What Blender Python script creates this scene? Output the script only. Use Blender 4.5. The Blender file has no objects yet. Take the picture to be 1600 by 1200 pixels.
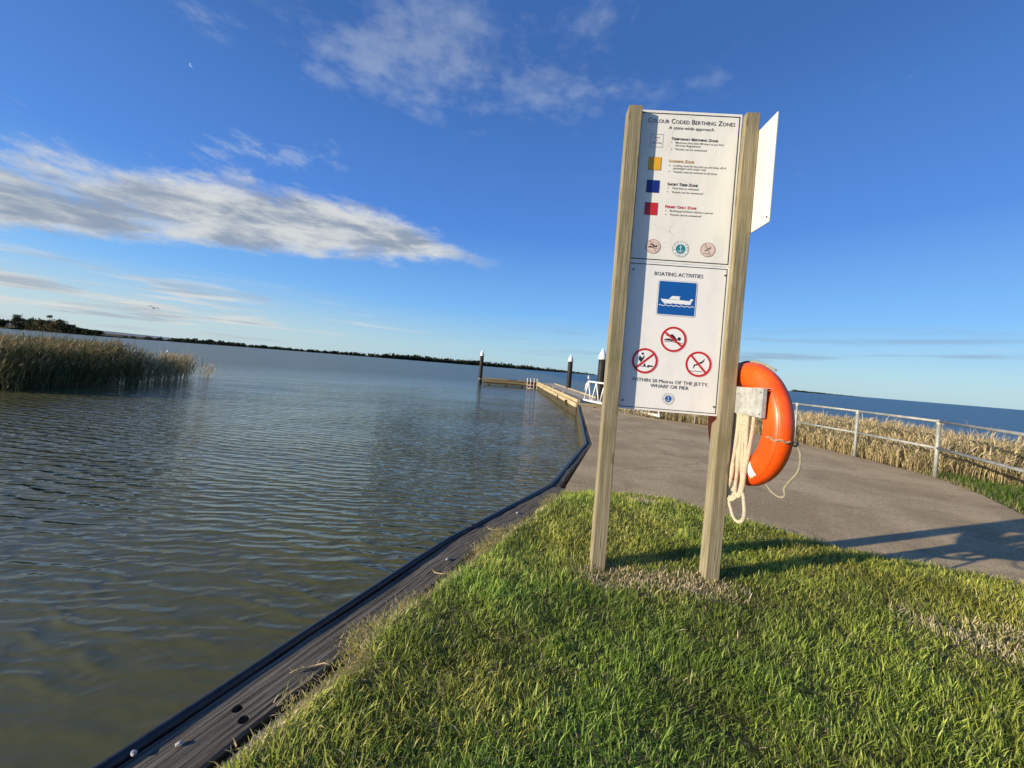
import bpy, bmesh, math, random
import numpy as np
from mathutils import Vector, Matrix
R = math.radians
random.seed(7)
rng = np.random.default_rng(11)
scene = bpy.context.scene
col = scene.collection

# ------------------------------------------------------------------ camera
cam_d = bpy.data.cameras.new('camera')
cam_d.sensor_width = 36.0
cam_d.lens = 13.5
cam_d.shift_y = -25.0 / 1600.0
cam_d.clip_start = 0.05
cam_d.clip_end = 60000
cam = bpy.data.objects.new('camera', cam_d)
col.objects.link(cam)
cam.matrix_world = Matrix.Translation((0, 0, 1.2)) @ Matrix.Rotation(R(90), 4, 'X') @ Matrix.Rotation(R(4.7), 4, 'Z')
scene.camera = cam

# ------------------------------------------------------------------ light, exposure
SUN_AZ, SUN_EL = R(200), R(13.5)          # azimuth measured from +X, anticlockwise
S = Vector((math.cos(SUN_AZ) * math.cos(SUN_EL), math.sin(SUN_AZ) * math.cos(SUN_EL), math.sin(SUN_EL)))
sd = bpy.data.lights.new('sun', 'SUN')
sd.energy = 4.8
sd.angle = R(0.5)
sd.color = (1.0, 0.86, 0.66)
sun = bpy.data.objects.new('sun', sd)
col.objects.link(sun)
sun.rotation_euler = S.to_track_quat('Z', 'Y').to_euler()
scene.cycles.max_bounces = 6
scene.cycles.diffuse_bounces = 3
scene.cycles.glossy_bounces = 3
scene.view_settings.view_transform = 'Standard'
scene.view_settings.look = 'None'
scene.view_settings.exposure = 0.75
scene.view_settings.gamma = 1.0
scene.view_settings.use_curve_mapping = False


class X:
    """tiny expression builder over shader math nodes"""
    nt = None
    def __init__(s, v): s.v = v
    @staticmethod
    def m(op, *a, clamp=False):
        n = X.nt.nodes.new('ShaderNodeMath'); n.operation = op; n.use_clamp = clamp
        for i, q in enumerate(a):
            q = q.v if isinstance(q, X) else q
            if isinstance(q, (int, float)): n.inputs[i].default_value = q
            else: X.nt.links.new(q, n.inputs[i])
        return X(n.outputs[0])
    def __add__(s, o): return X.m('ADD', s, o)
    __radd__ = __add__
    def __sub__(s, o): return X.m('SUBTRACT', s, o)
    def __rsub__(s, o): return X.m('SUBTRACT', o, s)
    def __mul__(s, o): return X.m('MULTIPLY', s, o)
    __rmul__ = __mul__
    def __truediv__(s, o): return X.m('DIVIDE', s, o)
    def max(s, o): return X.m('MAXIMUM', s, o)
    def min(s, o): return X.m('MINIMUM', s, o)
    def sq(s): return X.m('MULTIPLY', s, s)
    def smooth(s, a, b, lo=0.0, hi=1.0):
        n = X.nt.nodes.new('ShaderNodeMapRange'); n.interpolation_type = 'SMOOTHSTEP'
        X.nt.links.new(s.v, n.inputs[0])
        n.inputs[1].default_value = a; n.inputs[2].default_value = b
        n.inputs[3].default_value = lo; n.inputs[4].default_value = hi
        return X(n.outputs[0])


def comb(nt, x, y, z):
    n = nt.nodes.new('ShaderNodeCombineXYZ')
    for i, q in enumerate((x, y, z)):
        q = q.v if isinstance(q, X) else q
        if isinstance(q, (int, float)): n.inputs[i].default_value = q
        else: nt.links.new(q, n.inputs[i])
    return n.outputs[0]


def noise(nt, vec, scale, detail=4, rough=0.5, dist=0.0, dim='3D'):
    n = nt.nodes.new('ShaderNodeTexNoise'); n.noise_dimensions = dim
    if vec is not None: nt.links.new(vec, n.inputs['Vector'])
    n.inputs['Scale'].default_value = scale
    n.inputs['Detail'].default_value = detail
    n.inputs['Roughness'].default_value = rough
    n.inputs['Distortion'].default_value = dist
    return n.outputs[0]


def mixc(nt, fac, a, b, mode='MIX'):
    n = nt.nodes.new('ShaderNodeMix'); n.data_type = 'RGBA'; n.blend_type = mode
    fac = fac.v if isinstance(fac, X) else fac
    for sock, q in ((n.inputs[0], fac), (n.inputs[6], a), (n.inputs[7], b)):
        if isinstance(q, (int, float)): sock.default_value = q
        elif isinstance(q, tuple): sock.default_value = (*q[:3], 1)
        else: nt.links.new(q, sock)
    return n.outputs[2]


# ------------------------------------------------------------------ world: sky with clouds
world = bpy.data.worlds.new('World')
scene.world = world
world.use_nodes = True
nt = world.node_tree
for n in list(nt.nodes): nt.nodes.remove(n)
X.nt = nt
sky = nt.nodes.new('ShaderNodeTexSky')
sky.sky_type = 'NISHITA'
sky.sun_disc = False
sky.sun_elevation = SUN_EL
sky.sun_rotation = R(90) - SUN_AZ
sky.air_density = 1.0
sky.dust_density = 0.35
sky.ozone_density = 2.2
hs = nt.nodes.new('ShaderNodeHueSaturation')
hs.inputs['Saturation'].default_value = 1.12
hs.inputs['Value'].default_value = 1.0
nt.links.new(sky.outputs[0], hs.inputs['Color'])
tc = nt.nodes.new('ShaderNodeTexCoord')
sp = nt.nodes.new('ShaderNodeSeparateXYZ')
nt.links.new(tc.outputs['Generated'], sp.inputs[0])
dx, dy, dz = (X(sp.outputs[i]) for i in range(3))
zc = dz.max(0.012)
px, py = dx / zc, dy / zc                                   # cloud-layer coordinates
pv = comb(nt, px * 1.15, py * 0.9, 3.3)
fine = X(noise(nt, pv, 5.2, 5, 0.66, 0.2))
pw = comb(nt, px, py, 5.1)
wb = X(noise(nt, pw, 3.6, 6, 0.6, 0.1))
wf = X(noise(nt, pw, 11.0, 4, 0.6, 0.1))
az = X.m('ARCTAN2', dx, dy)
el = X.m('ARCSINE', dz)
bv = comb(nt, az + el * 0.5, el * 2.5 - az * 0.12, 2.2)
b1 = X(noise(nt, bv, 6.5, 6, 0.62, 0.25))
b2 = X(noise(nt, bv, 19.0, 5, 0.62, 0.3))
body = b1 * 0.6 + b2 * 0.4
# long bank of cloud, thinning to a point
ymin = (px + 2.1).max(0.0).sq() * 0.43 + 2.2
ymax = 4.12 - (px + 2.6).max(0.0) * 0.15
edge = ((py - ymin) * 1.25).min((ymax - py) * 1.1).min(0.62)
bank = edge * 0.70 + (body - 0.5) * 1.7 + 0.07
bank_a = bank.smooth(-0.06, 0.46) * px.smooth(-0.05, -0.85, 0.0, 0.95)
# thin high wisps
rr = X.m('SQRT', ((px + 0.28) / 0.80).sq() + ((py - 1.28) / 0.40).sq())
wisp = (0.50 - rr * 0.62) + (wb * 0.62 + wf * 0.38 - 0.5) * 2.6
wisp_a = wisp.smooth(-0.05, 0.8) * 0.34
rr2 = X.m('SQRT', ((px + 1.35) / 0.6).sq() + ((py - 2.0) / 0.22).sq())
wisp2_a = ((0.35 - rr2 * 0.5) + (fine - 0.5) * 2.0).smooth(0.0, 0.6) * 0.35 * dz.smooth(0.16, 0.26)
veil_a = (wb * 0.5 + fine * 0.5).smooth(0.60, 0.78) * 0.22 * dz.smooth(0.16, 0.40)
# low flat streaks over the horizon
sv = comb(nt, az * 1.0, el * 12.0, 1.7)
st = X(noise(nt, sv, 4.2, 5, 0.58, 0.3))
left = az.smooth(-0.15, -0.85)
lowm = el.smooth(0.005, 0.03) * el.smooth(0.155, 0.075)
streak_a = (st + left * 0.17).smooth(0.60, 0.74) * lowm * (left * 0.45 + 0.42)
sv2 = comb(nt, az * 1.0, el * 15.0, 9.1)
st2 = X(noise(nt, sv2, 3.0, 5, 0.5, 0.2))
streak2_a = st2.smooth(0.50, 0.66) * el.smooth(0.02, 0.05) * el.smooth(0.15, 0.08) * 0.6 * az.smooth(-0.2, 0.5)
# colours of the cloud, by density and thickness
shade = (X(noise(nt, comb(nt, az + el * 0.5, el * 4.2 - az * 0.3, 8.2), 6.0, 5, 0.6, 0.3)) * 0.8 + b2 * 0.2 + edge * 0.16).smooth(0.45, 0.70)
c_bank = mixc(nt, shade, (4.1, 4.2, 4.15), (1.75, 2.1, 2.65))
c_str = mixc(nt, X(noise(nt, sv, 6.0, 4)).smooth(0.4, 0.65), (4.3, 4.35, 4.2), (2.5, 2.8, 3.2))
ramp = nt.nodes.new('ShaderNodeValToRGB')
cr_ = ramp.color_ramp
stops = [(0.0, (2.35, 3.75, 4.6)), (0.03, (2.1, 3.7, 4.9)), (0.09, (1.10, 2.85, 5.6)), (0.21, (0.50, 1.55, 4.6)), (0.42, (0.28, 0.88, 2.80)), (1.0, (0.17, 0.55, 1.95))]
while len(cr_.elements) < len(stops): cr_.elements.new(0.5)
for e_, (p_, c_) in zip(cr_.elements, stops):
    e_.position = p_; e_.color = (*(q / 6.0 for q in c_), 1)
nt.links.new((el / (math.pi / 2)).max(0.0).v, ramp.inputs[0])
clear = nt.nodes.new('ShaderNodeVectorMath'); clear.operation = 'SCALE'; clear.inputs['Scale'].default_value = 6.0
nt.links.new(ramp.outputs[0], clear.inputs[0])
skycol = mixc(nt, 0.84, hs.outputs[0], clear.outputs[0])
glow = az.smooth(0.2, -1.0) * el.smooth(0.17, 0.0)
skycol = mixc(nt, glow * 0.55, skycol, (3.7, 4.15, 4.05))
# daytime moon, a thin crescent
def disc(a_, e_, r0, r1):
    v_ = nt.nodes.new('ShaderNodeVectorMath'); v_.operation = 'DOT_PRODUCT'
    nv = nt.nodes.new('ShaderNodeVectorMath'); nv.operation = 'NORMALIZE'; nt.links.new(tc.outputs['Generated'], nv.inputs[0])
    nt.links.new(nv.outputs[0], v_.inputs[0])
    v_.inputs[1].default_value = (math.sin(R(a_)) * math.cos(R(e_)), math.cos(R(a_)) * math.cos(R(e_)), math.sin(R(e_)))
    return X.m('ARCCOSINE', X(v_.outputs['Value']).min(1.0)).smooth(R(r1), R(r0))
moon = disc(-41.9, 28.1, .13, .20) * (1.0 - disc(-41.76, 28.16, .13, .20))
skycol = mixc(nt, moon * 0.35, skycol, (5.0, 5.2, 5.4))
k = mixc(nt, veil_a, skycol, (3.6, 4.0, 4.4))
k = mixc(nt, wisp_a, k, (3.6, 4.0, 4.4))
k = mixc(nt, wisp2_a, k, (3.6, 4.0, 4.4))
k = mixc(nt, streak_a, k, c_str)
k = mixc(nt, streak2_a, k, (1.6, 2.25, 3.1))
k = mixc(nt, bank_a, k, c_bank)
bg = nt.nodes.new('ShaderNodeBackground')
bg.inputs['Strength'].default_value = 0.1
nt.links.new(k, bg.inputs['Color'])
wo = nt.nodes.new('ShaderNodeOutputWorld')
nt.links.new(bg.outputs[0], wo.inputs['Surface'])


# ================================================================== materials
def new_mat(name):
    m = bpy.data.materials.new(name); m.use_nodes = True
    nt = m.node_tree
    X.nt = nt
    b = nt.nodes['Principled BSDF']
    return m, nt, b


def objco(nt):
    return nt.nodes.new('ShaderNodeTexCoord').outputs['Object']


def geopos(nt):
    return nt.nodes.new('ShaderNodeNewGeometry').outputs['Position']


def mapping(nt, vec, scale=(1, 1, 1), rot=(0, 0, 0), loc=(0, 0, 0)):
    n = nt.nodes.new('ShaderNodeMapping')
    nt.links.new(vec, n.inputs[0])
    n.inputs['Scale'].default_value = scale
    n.inputs['Rotation'].default_value = rot
    n.inputs['Location'].default_value = loc
    return n.outputs[0]


def bump(nt, b, h, strength=0.3, dist=0.01):
    n = nt.nodes.new('ShaderNodeBump')
    n.inputs['Strength'].default_value = strength
    n.inputs['Distance'].default_value = dist
    nt.links.new(h.v if isinstance(h, X) else h, n.inputs['Height'])
    nt.links.new(n.outputs[0], b.inputs['Normal'])
    return n


def simple(name, c, rough=0.5, metal=0.0, var=0.12, scale=14, spec=0.5, bmp=0.0, coat=0.0):
    m, nt, b = new_mat(name)
    nz = X(noise(nt, objco(nt), scale, 5, 0.6))
    cc = mixc(nt, nz.smooth(0.3, 0.7), tuple(q * (1 - var) for q in c), tuple(min(1, q * (1 + var)) for q in c))
    nt.links.new(cc, b.inputs['Base Color'])
    b.inputs['Roughness'].default_value = rough
    b.inputs['Metallic'].default_value = metal
    b.inputs['Specular IOR Level'].default_value = spec
    b.inputs['Coat Weight'].default_value = coat
    if bmp: bump(nt, b, X(noise(nt, objco(nt), scale * 4, 4)), bmp, 0.004)
    return m


def timber(name, dark, light, axis=0, gs=1.0, rough=0.8, bmp=0.5, moss=None, band=0.5, splits=False):
    m, nt, b = new_mat(name)
    sc = [34.0 * gs] * 3
    sc[axis] = 0.9 * gs
    oc = objco(nt)
    v = mapping(nt, oc, tuple(sc))
    g1 = X(noise(nt, v, 1.0, 8, 0.62, 0.6))
    v2 = mapping(nt, oc, tuple(q * 3.2 for q in sc))
    g2 = X(noise(nt, v2, 1.0, 4, 0.6, 0.3))
    g = g1 * 0.62 + g2 * 0.38
    cc = mixc(nt, g.smooth(0.5 - band * 0.3, 0.5 + band * 0.3), dark, light)
    blot = X(noise(nt, oc, 5.0, 5, 0.6))
    cc = mixc(nt, blot.smooth(0.45, 0.75) * 0.35, cc, tuple(q * 0.62 for q in light))
    if moss:
        mo = X(noise(nt, mapping(nt, oc, (3, 3, 1.2)), 2.2, 6, 0.62, 0.4))
        cc = mixc(nt, mo.smooth(0.47, 0.70) * 0.55, cc, moss)
    if splits:
        v3 = mapping(nt, oc, (70, 70, 2.2))
        sl_ = X(noise(nt, v3, 1.0, 3, 0.5, 0.2)).smooth(0.66, 0.70)
        cc = mixc(nt, sl_ * 0.7, cc, (0.05, 0.04, 0.02))
        kn = nt.nodes.new('ShaderNodeTexVoronoi'); nt.links.new(mapping(nt, oc, (9, 9, 3.2)), kn.inputs['Vector']); kn.inputs['Scale'].default_value = 1.0
        cc = mixc(nt, X(kn.outputs['Distance']).smooth(0.16, 0.08) * 0.6, cc, (0.09, 0.06, 0.028))
        g = g - sl_ * 0.5
    nt.links.new(cc, b.inputs['Base Color'])
    b.inputs['Roughness'].default_value = rough
    b.inputs['Specular IOR Level'].default_value = 0.12
    bump(nt, b, g, bmp, 0.006)
    return m


M = {}
M['post'] = timber('treated_pine', (0.145, 0.120, 0.070), (0.33, 0.295, 0.20), 2, 2.0, 0.85, 0.7, (0.125, 0.122, 0.045), 0.7, True)
M['wharf'] = timber('weathered_black_timber', (0.012, 0.010, 0.008), (0.235, 0.21, 0.165), 0, 2.4, 0.9, 1.0, None, 0.55)
M['jetty_timber'] = timber('jetty_timber', (0.27, 0.215, 0.115), (0.50, 0.43, 0.27), 1, 0.4, 0.75, 0.3)
M['jetty_grey'] = timber('grey_jetty_timber', (0.10, 0.08, 0.045), (0.26, 0.21, 0.125), 1, 0.4, 0.8, 0.3)
M['jetty_dark'] = timber('wet_jetty_timber', (0.035, 0.03, 0.018), (0.10, 0.085, 0.05), 1, 0.4, 0.7, 0.3)
M['plate_steel'] = simple('galvanised_plate', (0.35, 0.36, 0.345), 0.6, 0.15, 0.22, 30)
M['galv'] = simple('galvanised_steel', (0.29, 0.30, 0.275), 0.6, 0.25, 0.22, 9)
M['alu'] = simple('painted_aluminium', (0.72, 0.73, 0.72), 0.4, 0.2, 0.06, 9)
M['pile'] = timber('dark_pile', (0.018, 0.016, 0.015), (0.055, 0.048, 0.043), 2, 0.25, 0.55, 0.3)
M['white'] = simple('white_cap', (0.80, 0.80, 0.79), 0.45, 0, 0.04)
M['black'] = simple('black_rubber', (0.018, 0.021, 0.024), 0.36, 0, 0.3, 20, 0.5, 0.15)
M['screw'] = simple('dark_screw', (0.05, 0.045, 0.04), 0.5, 0.3)
M['stone'] = simple('pale_shell', (0.42, 0.40, 0.36), 0.7, 0, 0.15, 40, 0.4, 0.4)
M['ink'] = simple('black_print', (0.014, 0.014, 0.016), 0.5, 0, 0.1)
M['inkgrey'] = simple('faded_black_print', (0.10, 0.10, 0.095), 0.5, 0, 0.15)
M['amber'] = simple('amber_print', (0.70, 0.36, 0.015), 0.45, 0, 0.06)
M['amber_txt'] = simple('amber_lettering', (0.42, 0.20, 0.012), 0.45, 0, 0.06)
M['navy'] = simple('navy_print', (0.008, 0.018, 0.17), 0.4, 0, 0.06)
M['red'] = simple('red_print', (0.50, 0.018, 0.02), 0.45, 0, 0.06)
M['blue'] = simple('blue_print', (0.004, 0.085, 0.33), 0.4, 0, 0.05)
M['teal'] = simple('teal_print', (0.005, 0.20, 0.23), 0.4, 0, 0.05)
M['fadedred'] = simple('faded_red_print', (0.42, 0.10, 0.09), 0.5, 0, 0.35, 60)
M['fadedpink'] = simple('faded_pink_print', (0.60, 0.50, 0.43), 0.5, 0, 0.12, 40)
M['printwhite'] = simple('white_print', (0.76, 0.78, 0.77), 0.4, 0, 0.03)
M['brownbird'] = simple('dark_feathers', (0.05, 0.045, 0.04), 0.8)
M['ladder'] = simple('ladder_paint', (0.58, 0.46, 0.40), 0.5)
M['hills'] = simple('haze_tinted_scrub', (0.15, 0.19, 0.22), 0.9, 0, 0.15, 0.004)  # distance haze painted into the base colour as a blue-grey tint


def panel_mat(name, c, cracks):
    m, nt, b = new_mat(name)
    oc = objco(nt)
    gr = X(noise(nt, mapping(nt, oc, (3, 3, 1.2)), 2.5, 6, 0.6))
    cc = mixc(nt, gr.smooth(0.35, 0.75), c, tuple(q * 0.9 for q in c))
    if cracks:
        vo = nt.nodes.new('ShaderNodeTexVoronoi'); vo.feature = 'DISTANCE_TO_EDGE'
        wv = nt.nodes.new('ShaderNodeVectorMath'); wv.operation = 'MULTIPLY_ADD'
        nn = nt.nodes.new('ShaderNodeTexNoise'); nn.inputs['Scale'].default_value = 4.0; nn.inputs['Detail'].default_value = 3
        nt.links.new(oc, nn.inputs['Vector'])
        nt.links.new(nn.outputs['Color'], wv.inputs[0])
        wv.inputs[1].default_value = (0.22, 0.22, 0.22)
        nt.links.new(oc, wv.inputs[2])
        nt.links.new(wv.outputs[0], vo.inputs['Vector'])
        vo.inputs['Scale'].default_value = 6.5
        cr = X(vo.outputs['Distance']).smooth(0.010, 0.0)
        gate = X(noise(nt, oc, 6.0, 3)).smooth(0.48, 0.62)
        cc = mixc(nt, cr * gate * 0.42, cc, (0.16, 0.15, 0.13))
    sp_ = X(noise(nt, oc, 120.0, 2)).smooth(0.72, 0.80) * X(noise(nt, oc, 5.0, 2)).smooth(0.5, 0.7)
    cc = mixc(nt, sp_ * 0.5, cc, (0.22, 0.20, 0.17))
    nt.links.new(cc, b.inputs['Base Color'])
    b.inputs['Roughness'].default_value = 0.38
    bump(nt, b, gr, 0.05, 0.01)
    return m


M['panelA'] = panel_mat('aged_white_panel', (0.76, 0.755, 0.69), True)
M['plate'] = panel_mat('cream_white_plate', (0.56, 0.555, 0.52), True)
M['panelB'] = panel_mat('white_panel', (0.78, 0.78, 0.75), False)


def mat_ring():
    m, nt, b = new_mat('orange_plastic')
    oc = objco(nt)
    n1 = X(noise(nt, oc, 9, 5, 0.6))
    cc = mixc(nt, n1.smooth(0.35, 0.7), (0.72, 0.068, 0.004), (0.86, 0.098, 0.007))
    sc = X(noise(nt, mapping(nt, oc, (70, 22, 12)), 1.0, 3)).smooth(0.64, 0.72) * X(noise(nt, oc, 7, 3)).smooth(0.46, 0.62)
    cc = mixc(nt, sc * 0.4, cc, (0.9, 0.45, 0.25))
    nt.links.new(cc, b.inputs['Base Color'])
    b.inputs['Roughness'].default_value = 0.36
    bump(nt, b, n1, 0.06, 0.01)
    return m


M['ring'] = mat_ring()


def mat_rope(name, c):
    m, nt, b = new_mat(name)
    uv = nt.nodes.new('ShaderNodeUVMap').outputs[0]
    w = nt.nodes.new('ShaderNodeTexWave'); w.wave_type = 'BANDS'; w.bands_direction = 'DIAGONAL'
    nt.links.new(uv, w.inputs[0]); w.inputs['Scale'].default_value = 1.0
    w.inputs['Distortion'].default_value = 0.4
    wx = X(w.outputs[1])
    cc = mixc(nt, wx.smooth(0.1, 0.7), tuple(q * 0.45 for q in c), c)
    nt.links.new(cc, b.inputs['Base Color']); b.inputs['Roughness'].default_value = 0.9
    return m


M['rope'] = simple('cream_rope', (0.47, 0.41, 0.30), 0.9, 0, 0.15, 60, 0.2)
M['rope2'] = simple('grey_green_rope', (0.27, 0.25, 0.17), 0.9, 0, 0.15, 60, 0.2)


def mat_concrete():
    m, nt, b = new_mat('weathered_concrete')
    p = geopos(nt)
    a = X(noise(nt, p, 0.9, 6, 0.6, 0.3))
    st_ = X(noise(nt, mapping(nt, p, (1.0, 3.2, 1), (0, 0, R(-25))), 1.6, 6, 0.6, 0.5))
    fn = X(noise(nt, p, 75, 4, 0.65))
    gr = X(noise(nt, p, 170, 2, 0.5))
    cc = mixc(nt, a.smooth(0.35, 0.65), (0.44, 0.325, 0.165), (0.66, 0.51, 0.285))
    cc = mixc(nt, st_.smooth(0.54, 0.74) * 0.5, cc, (0.23, 0.165, 0.085))
    cc = mixc(nt, fn.smooth(0.40, 0.62) * 0.6, cc, (0.19, 0.142, 0.09))
    cc = mixc(nt, gr.smooth(0.56, 0.66) * 0.6, cc, (0.52, 0.45, 0.36))
    md = X(noise(nt, p, 24, 4, 0.7))
    cc = mixc(nt, md.smooth(0.45, 0.62) * 0.38, cc, (0.185, 0.14, 0.088))
    stain = X(noise(nt, p, 2.1, 3)).smooth(0.62, 0.74)
    cc = mixc(nt, stain * 0.35, cc, (0.13, 0.105, 0.08))
    ck = nt.nodes.new('ShaderNodeTexVoronoi'); ck.feature = 'DISTANCE_TO_EDGE'
    wn = nt.nodes.new('ShaderNodeTexNoise'); wn.inputs['Scale'].default_value = 1.6; wn.inputs['Detail'].default_value = 5; nt.links.new(p, wn.inputs['Vector'])
    wa = nt.nodes.new('ShaderNodeVectorMath'); wa.operation = 'MULTIPLY_ADD'; wa.inputs[1].default_value = (1.1, 1.1, 0)
    nt.links.new(wn.outputs['Color'], wa.inputs[0]); nt.links.new(p, wa.inputs[2]); nt.links.new(wa.outputs[0], ck.inputs['Vector'])
    ck.inputs['Scale'].default_value = 0.42
    cc = mixc(nt, X(ck.outputs['Distance']).smooth(0.006, 0.001) * X(noise(nt, p, 0.8, 2)).smooth(0.45, 0.58) * 0.42, cc, (0.07, 0.055, 0.04))
    spk = nt.nodes.new('ShaderNodeTexVoronoi'); nt.links.new(p, spk.inputs['Vector']); spk.inputs['Scale'].default_value = 9
    cc = mixc(nt, X(spk.outputs['Distance']).smooth(0.095, 0.07) * 0.8, cc, (0.62, 0.58, 0.50))
    nt.links.new(cc, b.inputs['Base Color'])
    b.inputs['Roughness'].default_value = 0.9
    b.inputs['Specular IOR Level'].default_value = 0.25
    bump(nt, b, fn * 0.6 + gr * 0.5 + a * 0.6, 0.9, 0.010)
    return m


M['concrete'] = mat_concrete()


def mat_soil(name, a_, b_, sc=8):
    m, nt, b = new_mat(name)
    p = geopos(nt)
    a = X(noise(nt, p, sc, 8, 0.65))
    nt.links.new(mixc(nt, a.smooth(0.3, 0.7), a_, b_), b.inputs['Base Color'])
    b.inputs['Roughness'].default_value = 0.95
    b.inputs['Specular IOR Level'].default_value = 0.1
    bump(nt, b, a, 0.8, 0.03)
    return m


M['soil'] = mat_soil('turf_soil', (0.06, 0.058, 0.020), (0.17, 0.16, 0.055), 14)
M['marsh'] = mat_soil('marsh_soil', (0.06, 0.045, 0.025), (0.16, 0.12, 0.06), 5)
M['far_land'] = mat_soil('far_bank', (0.030, 0.032, 0.014), (0.13, 0.09, 0.04), 0.02)


def mat_leafy(name, trans=0.35, rough=0.55, spec=0.25):
    m, nt, b = new_mat(name)
    at = nt.nodes.new('ShaderNodeAttribute'); at.attribute_name = 'Col'
    nt.links.new(at.outputs['Color'], b.inputs['Base Color'])
    b.inputs['Roughness'].default_value = rough
    b.inputs['Specular IOR Level'].default_value = spec
    tr = nt.nodes.new('ShaderNodeBsdfTranslucent')
    nt.links.new(at.outputs['Color'], tr.inputs['Color'])
    mx = nt.nodes.new('ShaderNodeMixShader'); mx.inputs[0].default_value = trans
    nt.links.new(b.outputs[0], mx.inputs[1]); nt.links.new(tr.outputs[0], mx.inputs[2])
    nt.links.new(mx.outputs[0], nt.nodes['Material Output'].inputs['Surface'])
    return m


M['grass'] = mat_leafy('grass_blades', 0.42, 0.45, 0.3)
M['reed'] = mat_leafy('reed_leaves', 0.25, 0.7, 0.2)
M['foliage'] = mat_leafy('tree_leaves', 0.12, 0.8, 0.1)


def mat_water():
    m, nt, b = new_mat('lake_water')
    p = geopos(nt)
    silt = X(noise(nt, p, 0.35, 3))
    nt.links.new(mixc(nt, silt.smooth(0.3, 0.7), (0.084, 0.085, 0.034), (0.100, 0.100, 0.042)), b.inputs['Base Color'])
    silt_c = b.inputs['Base Color'].links[0].from_socket
    b.inputs['IOR'].default_value = 1.333
    sp_ = nt.nodes.new('ShaderNodeSeparateXYZ'); nt.links.new(p, sp_.inputs[0])
    xx, yy = X(sp_.outputs[0]), X(sp_.outputs[1])
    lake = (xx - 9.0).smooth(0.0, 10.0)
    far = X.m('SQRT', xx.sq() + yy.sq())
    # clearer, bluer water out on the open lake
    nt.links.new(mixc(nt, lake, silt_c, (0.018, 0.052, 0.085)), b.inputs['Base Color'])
    # waves too small to see from here act as roughness
    rough = far.smooth(5.0, 45.0, 0.025, 0.33).max(lake * 0.30)
    nt.links.new(rough.v, b.inputs['Roughness'])

    def wave(rot, lam, dist, dsc, seed):
        n = nt.nodes.new('ShaderNodeTexWave'); n.wave_type = 'BANDS'; n.bands_direction = 'Y'; n.wave_profile = 'SIN'
        nt.links.new(mapping(nt, p, (1, 1, 1), (0, 0, R(rot)), (seed, seed * .7, 0)), n.inputs['Vector'])
        n.inputs['Scale'].default_value = 0.314 / lam
        n.inputs['Distortion'].default_value = dist
        n.inputs['Detail'].default_value = 2
        n.inputs['Detail Scale'].default_value = dsc
        return X(n.outputs['Fac'])
    w1 = wave(6, 0.185, 7.0, 0.75, 0)
    w2 = wave(-9, 0.10, 6.0, 1.2, 3.3)
    n1 = X(noise(nt, mapping(nt, p, (0.35, 1.0, 1.0), (0, 0, R(9))), 6.6, 2, 0.5, 0.4))
    n2 = X(noise(nt, mapping(nt, p, (0.45, 1.0, 1.0), (0, 0, R(14))), 1.7, 2, 0.5, 0.2))
    n3 = X(noise(nt, mapping(nt, p, (0.5, 1.0, 1.0), (0, 0, R(4))), 0.35, 2, 0.5, 0.2))
    n4 = X(noise(nt, p, 8.5, 2, 0.55, 0.3))
    n5 = X(noise(nt, p, 2.6, 2, 0.5, 0.3))
    sw = X(noise(nt, mapping(nt, p, (0.5, 1.0, 1.0)), 0.55, 2))
    # calm in the lee of the wharf, choppier out on the open lake
    lee = yy.smooth(0.7, 4.5, 0.28, 1.0)
    amp = lee * far.smooth(8.0, 42.0, 1.0, 0.16) * sw.smooth(0.3, 0.7, 0.55, 1.2) * (lake * 2.0 + 1.0)
    w1 = X.m('POWER', w1, 2.0)
    w2 = X.m('POWER', w2, 1.6)
    h = (w1 * 0.0135 + w2 * 0.0056 + n1 * 0.034 + n2 * 0.016 + n4 * 0.020 * yy.smooth(3.0, 10.0) + n5 * 0.055 * yy.smooth(3.0, 12.0)) * amp + n3 * (lake * 0.42 + 0.02)
    bump(nt, b, h, 1.0, 1.0)
    return m


M['water'] = mat_water()


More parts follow.
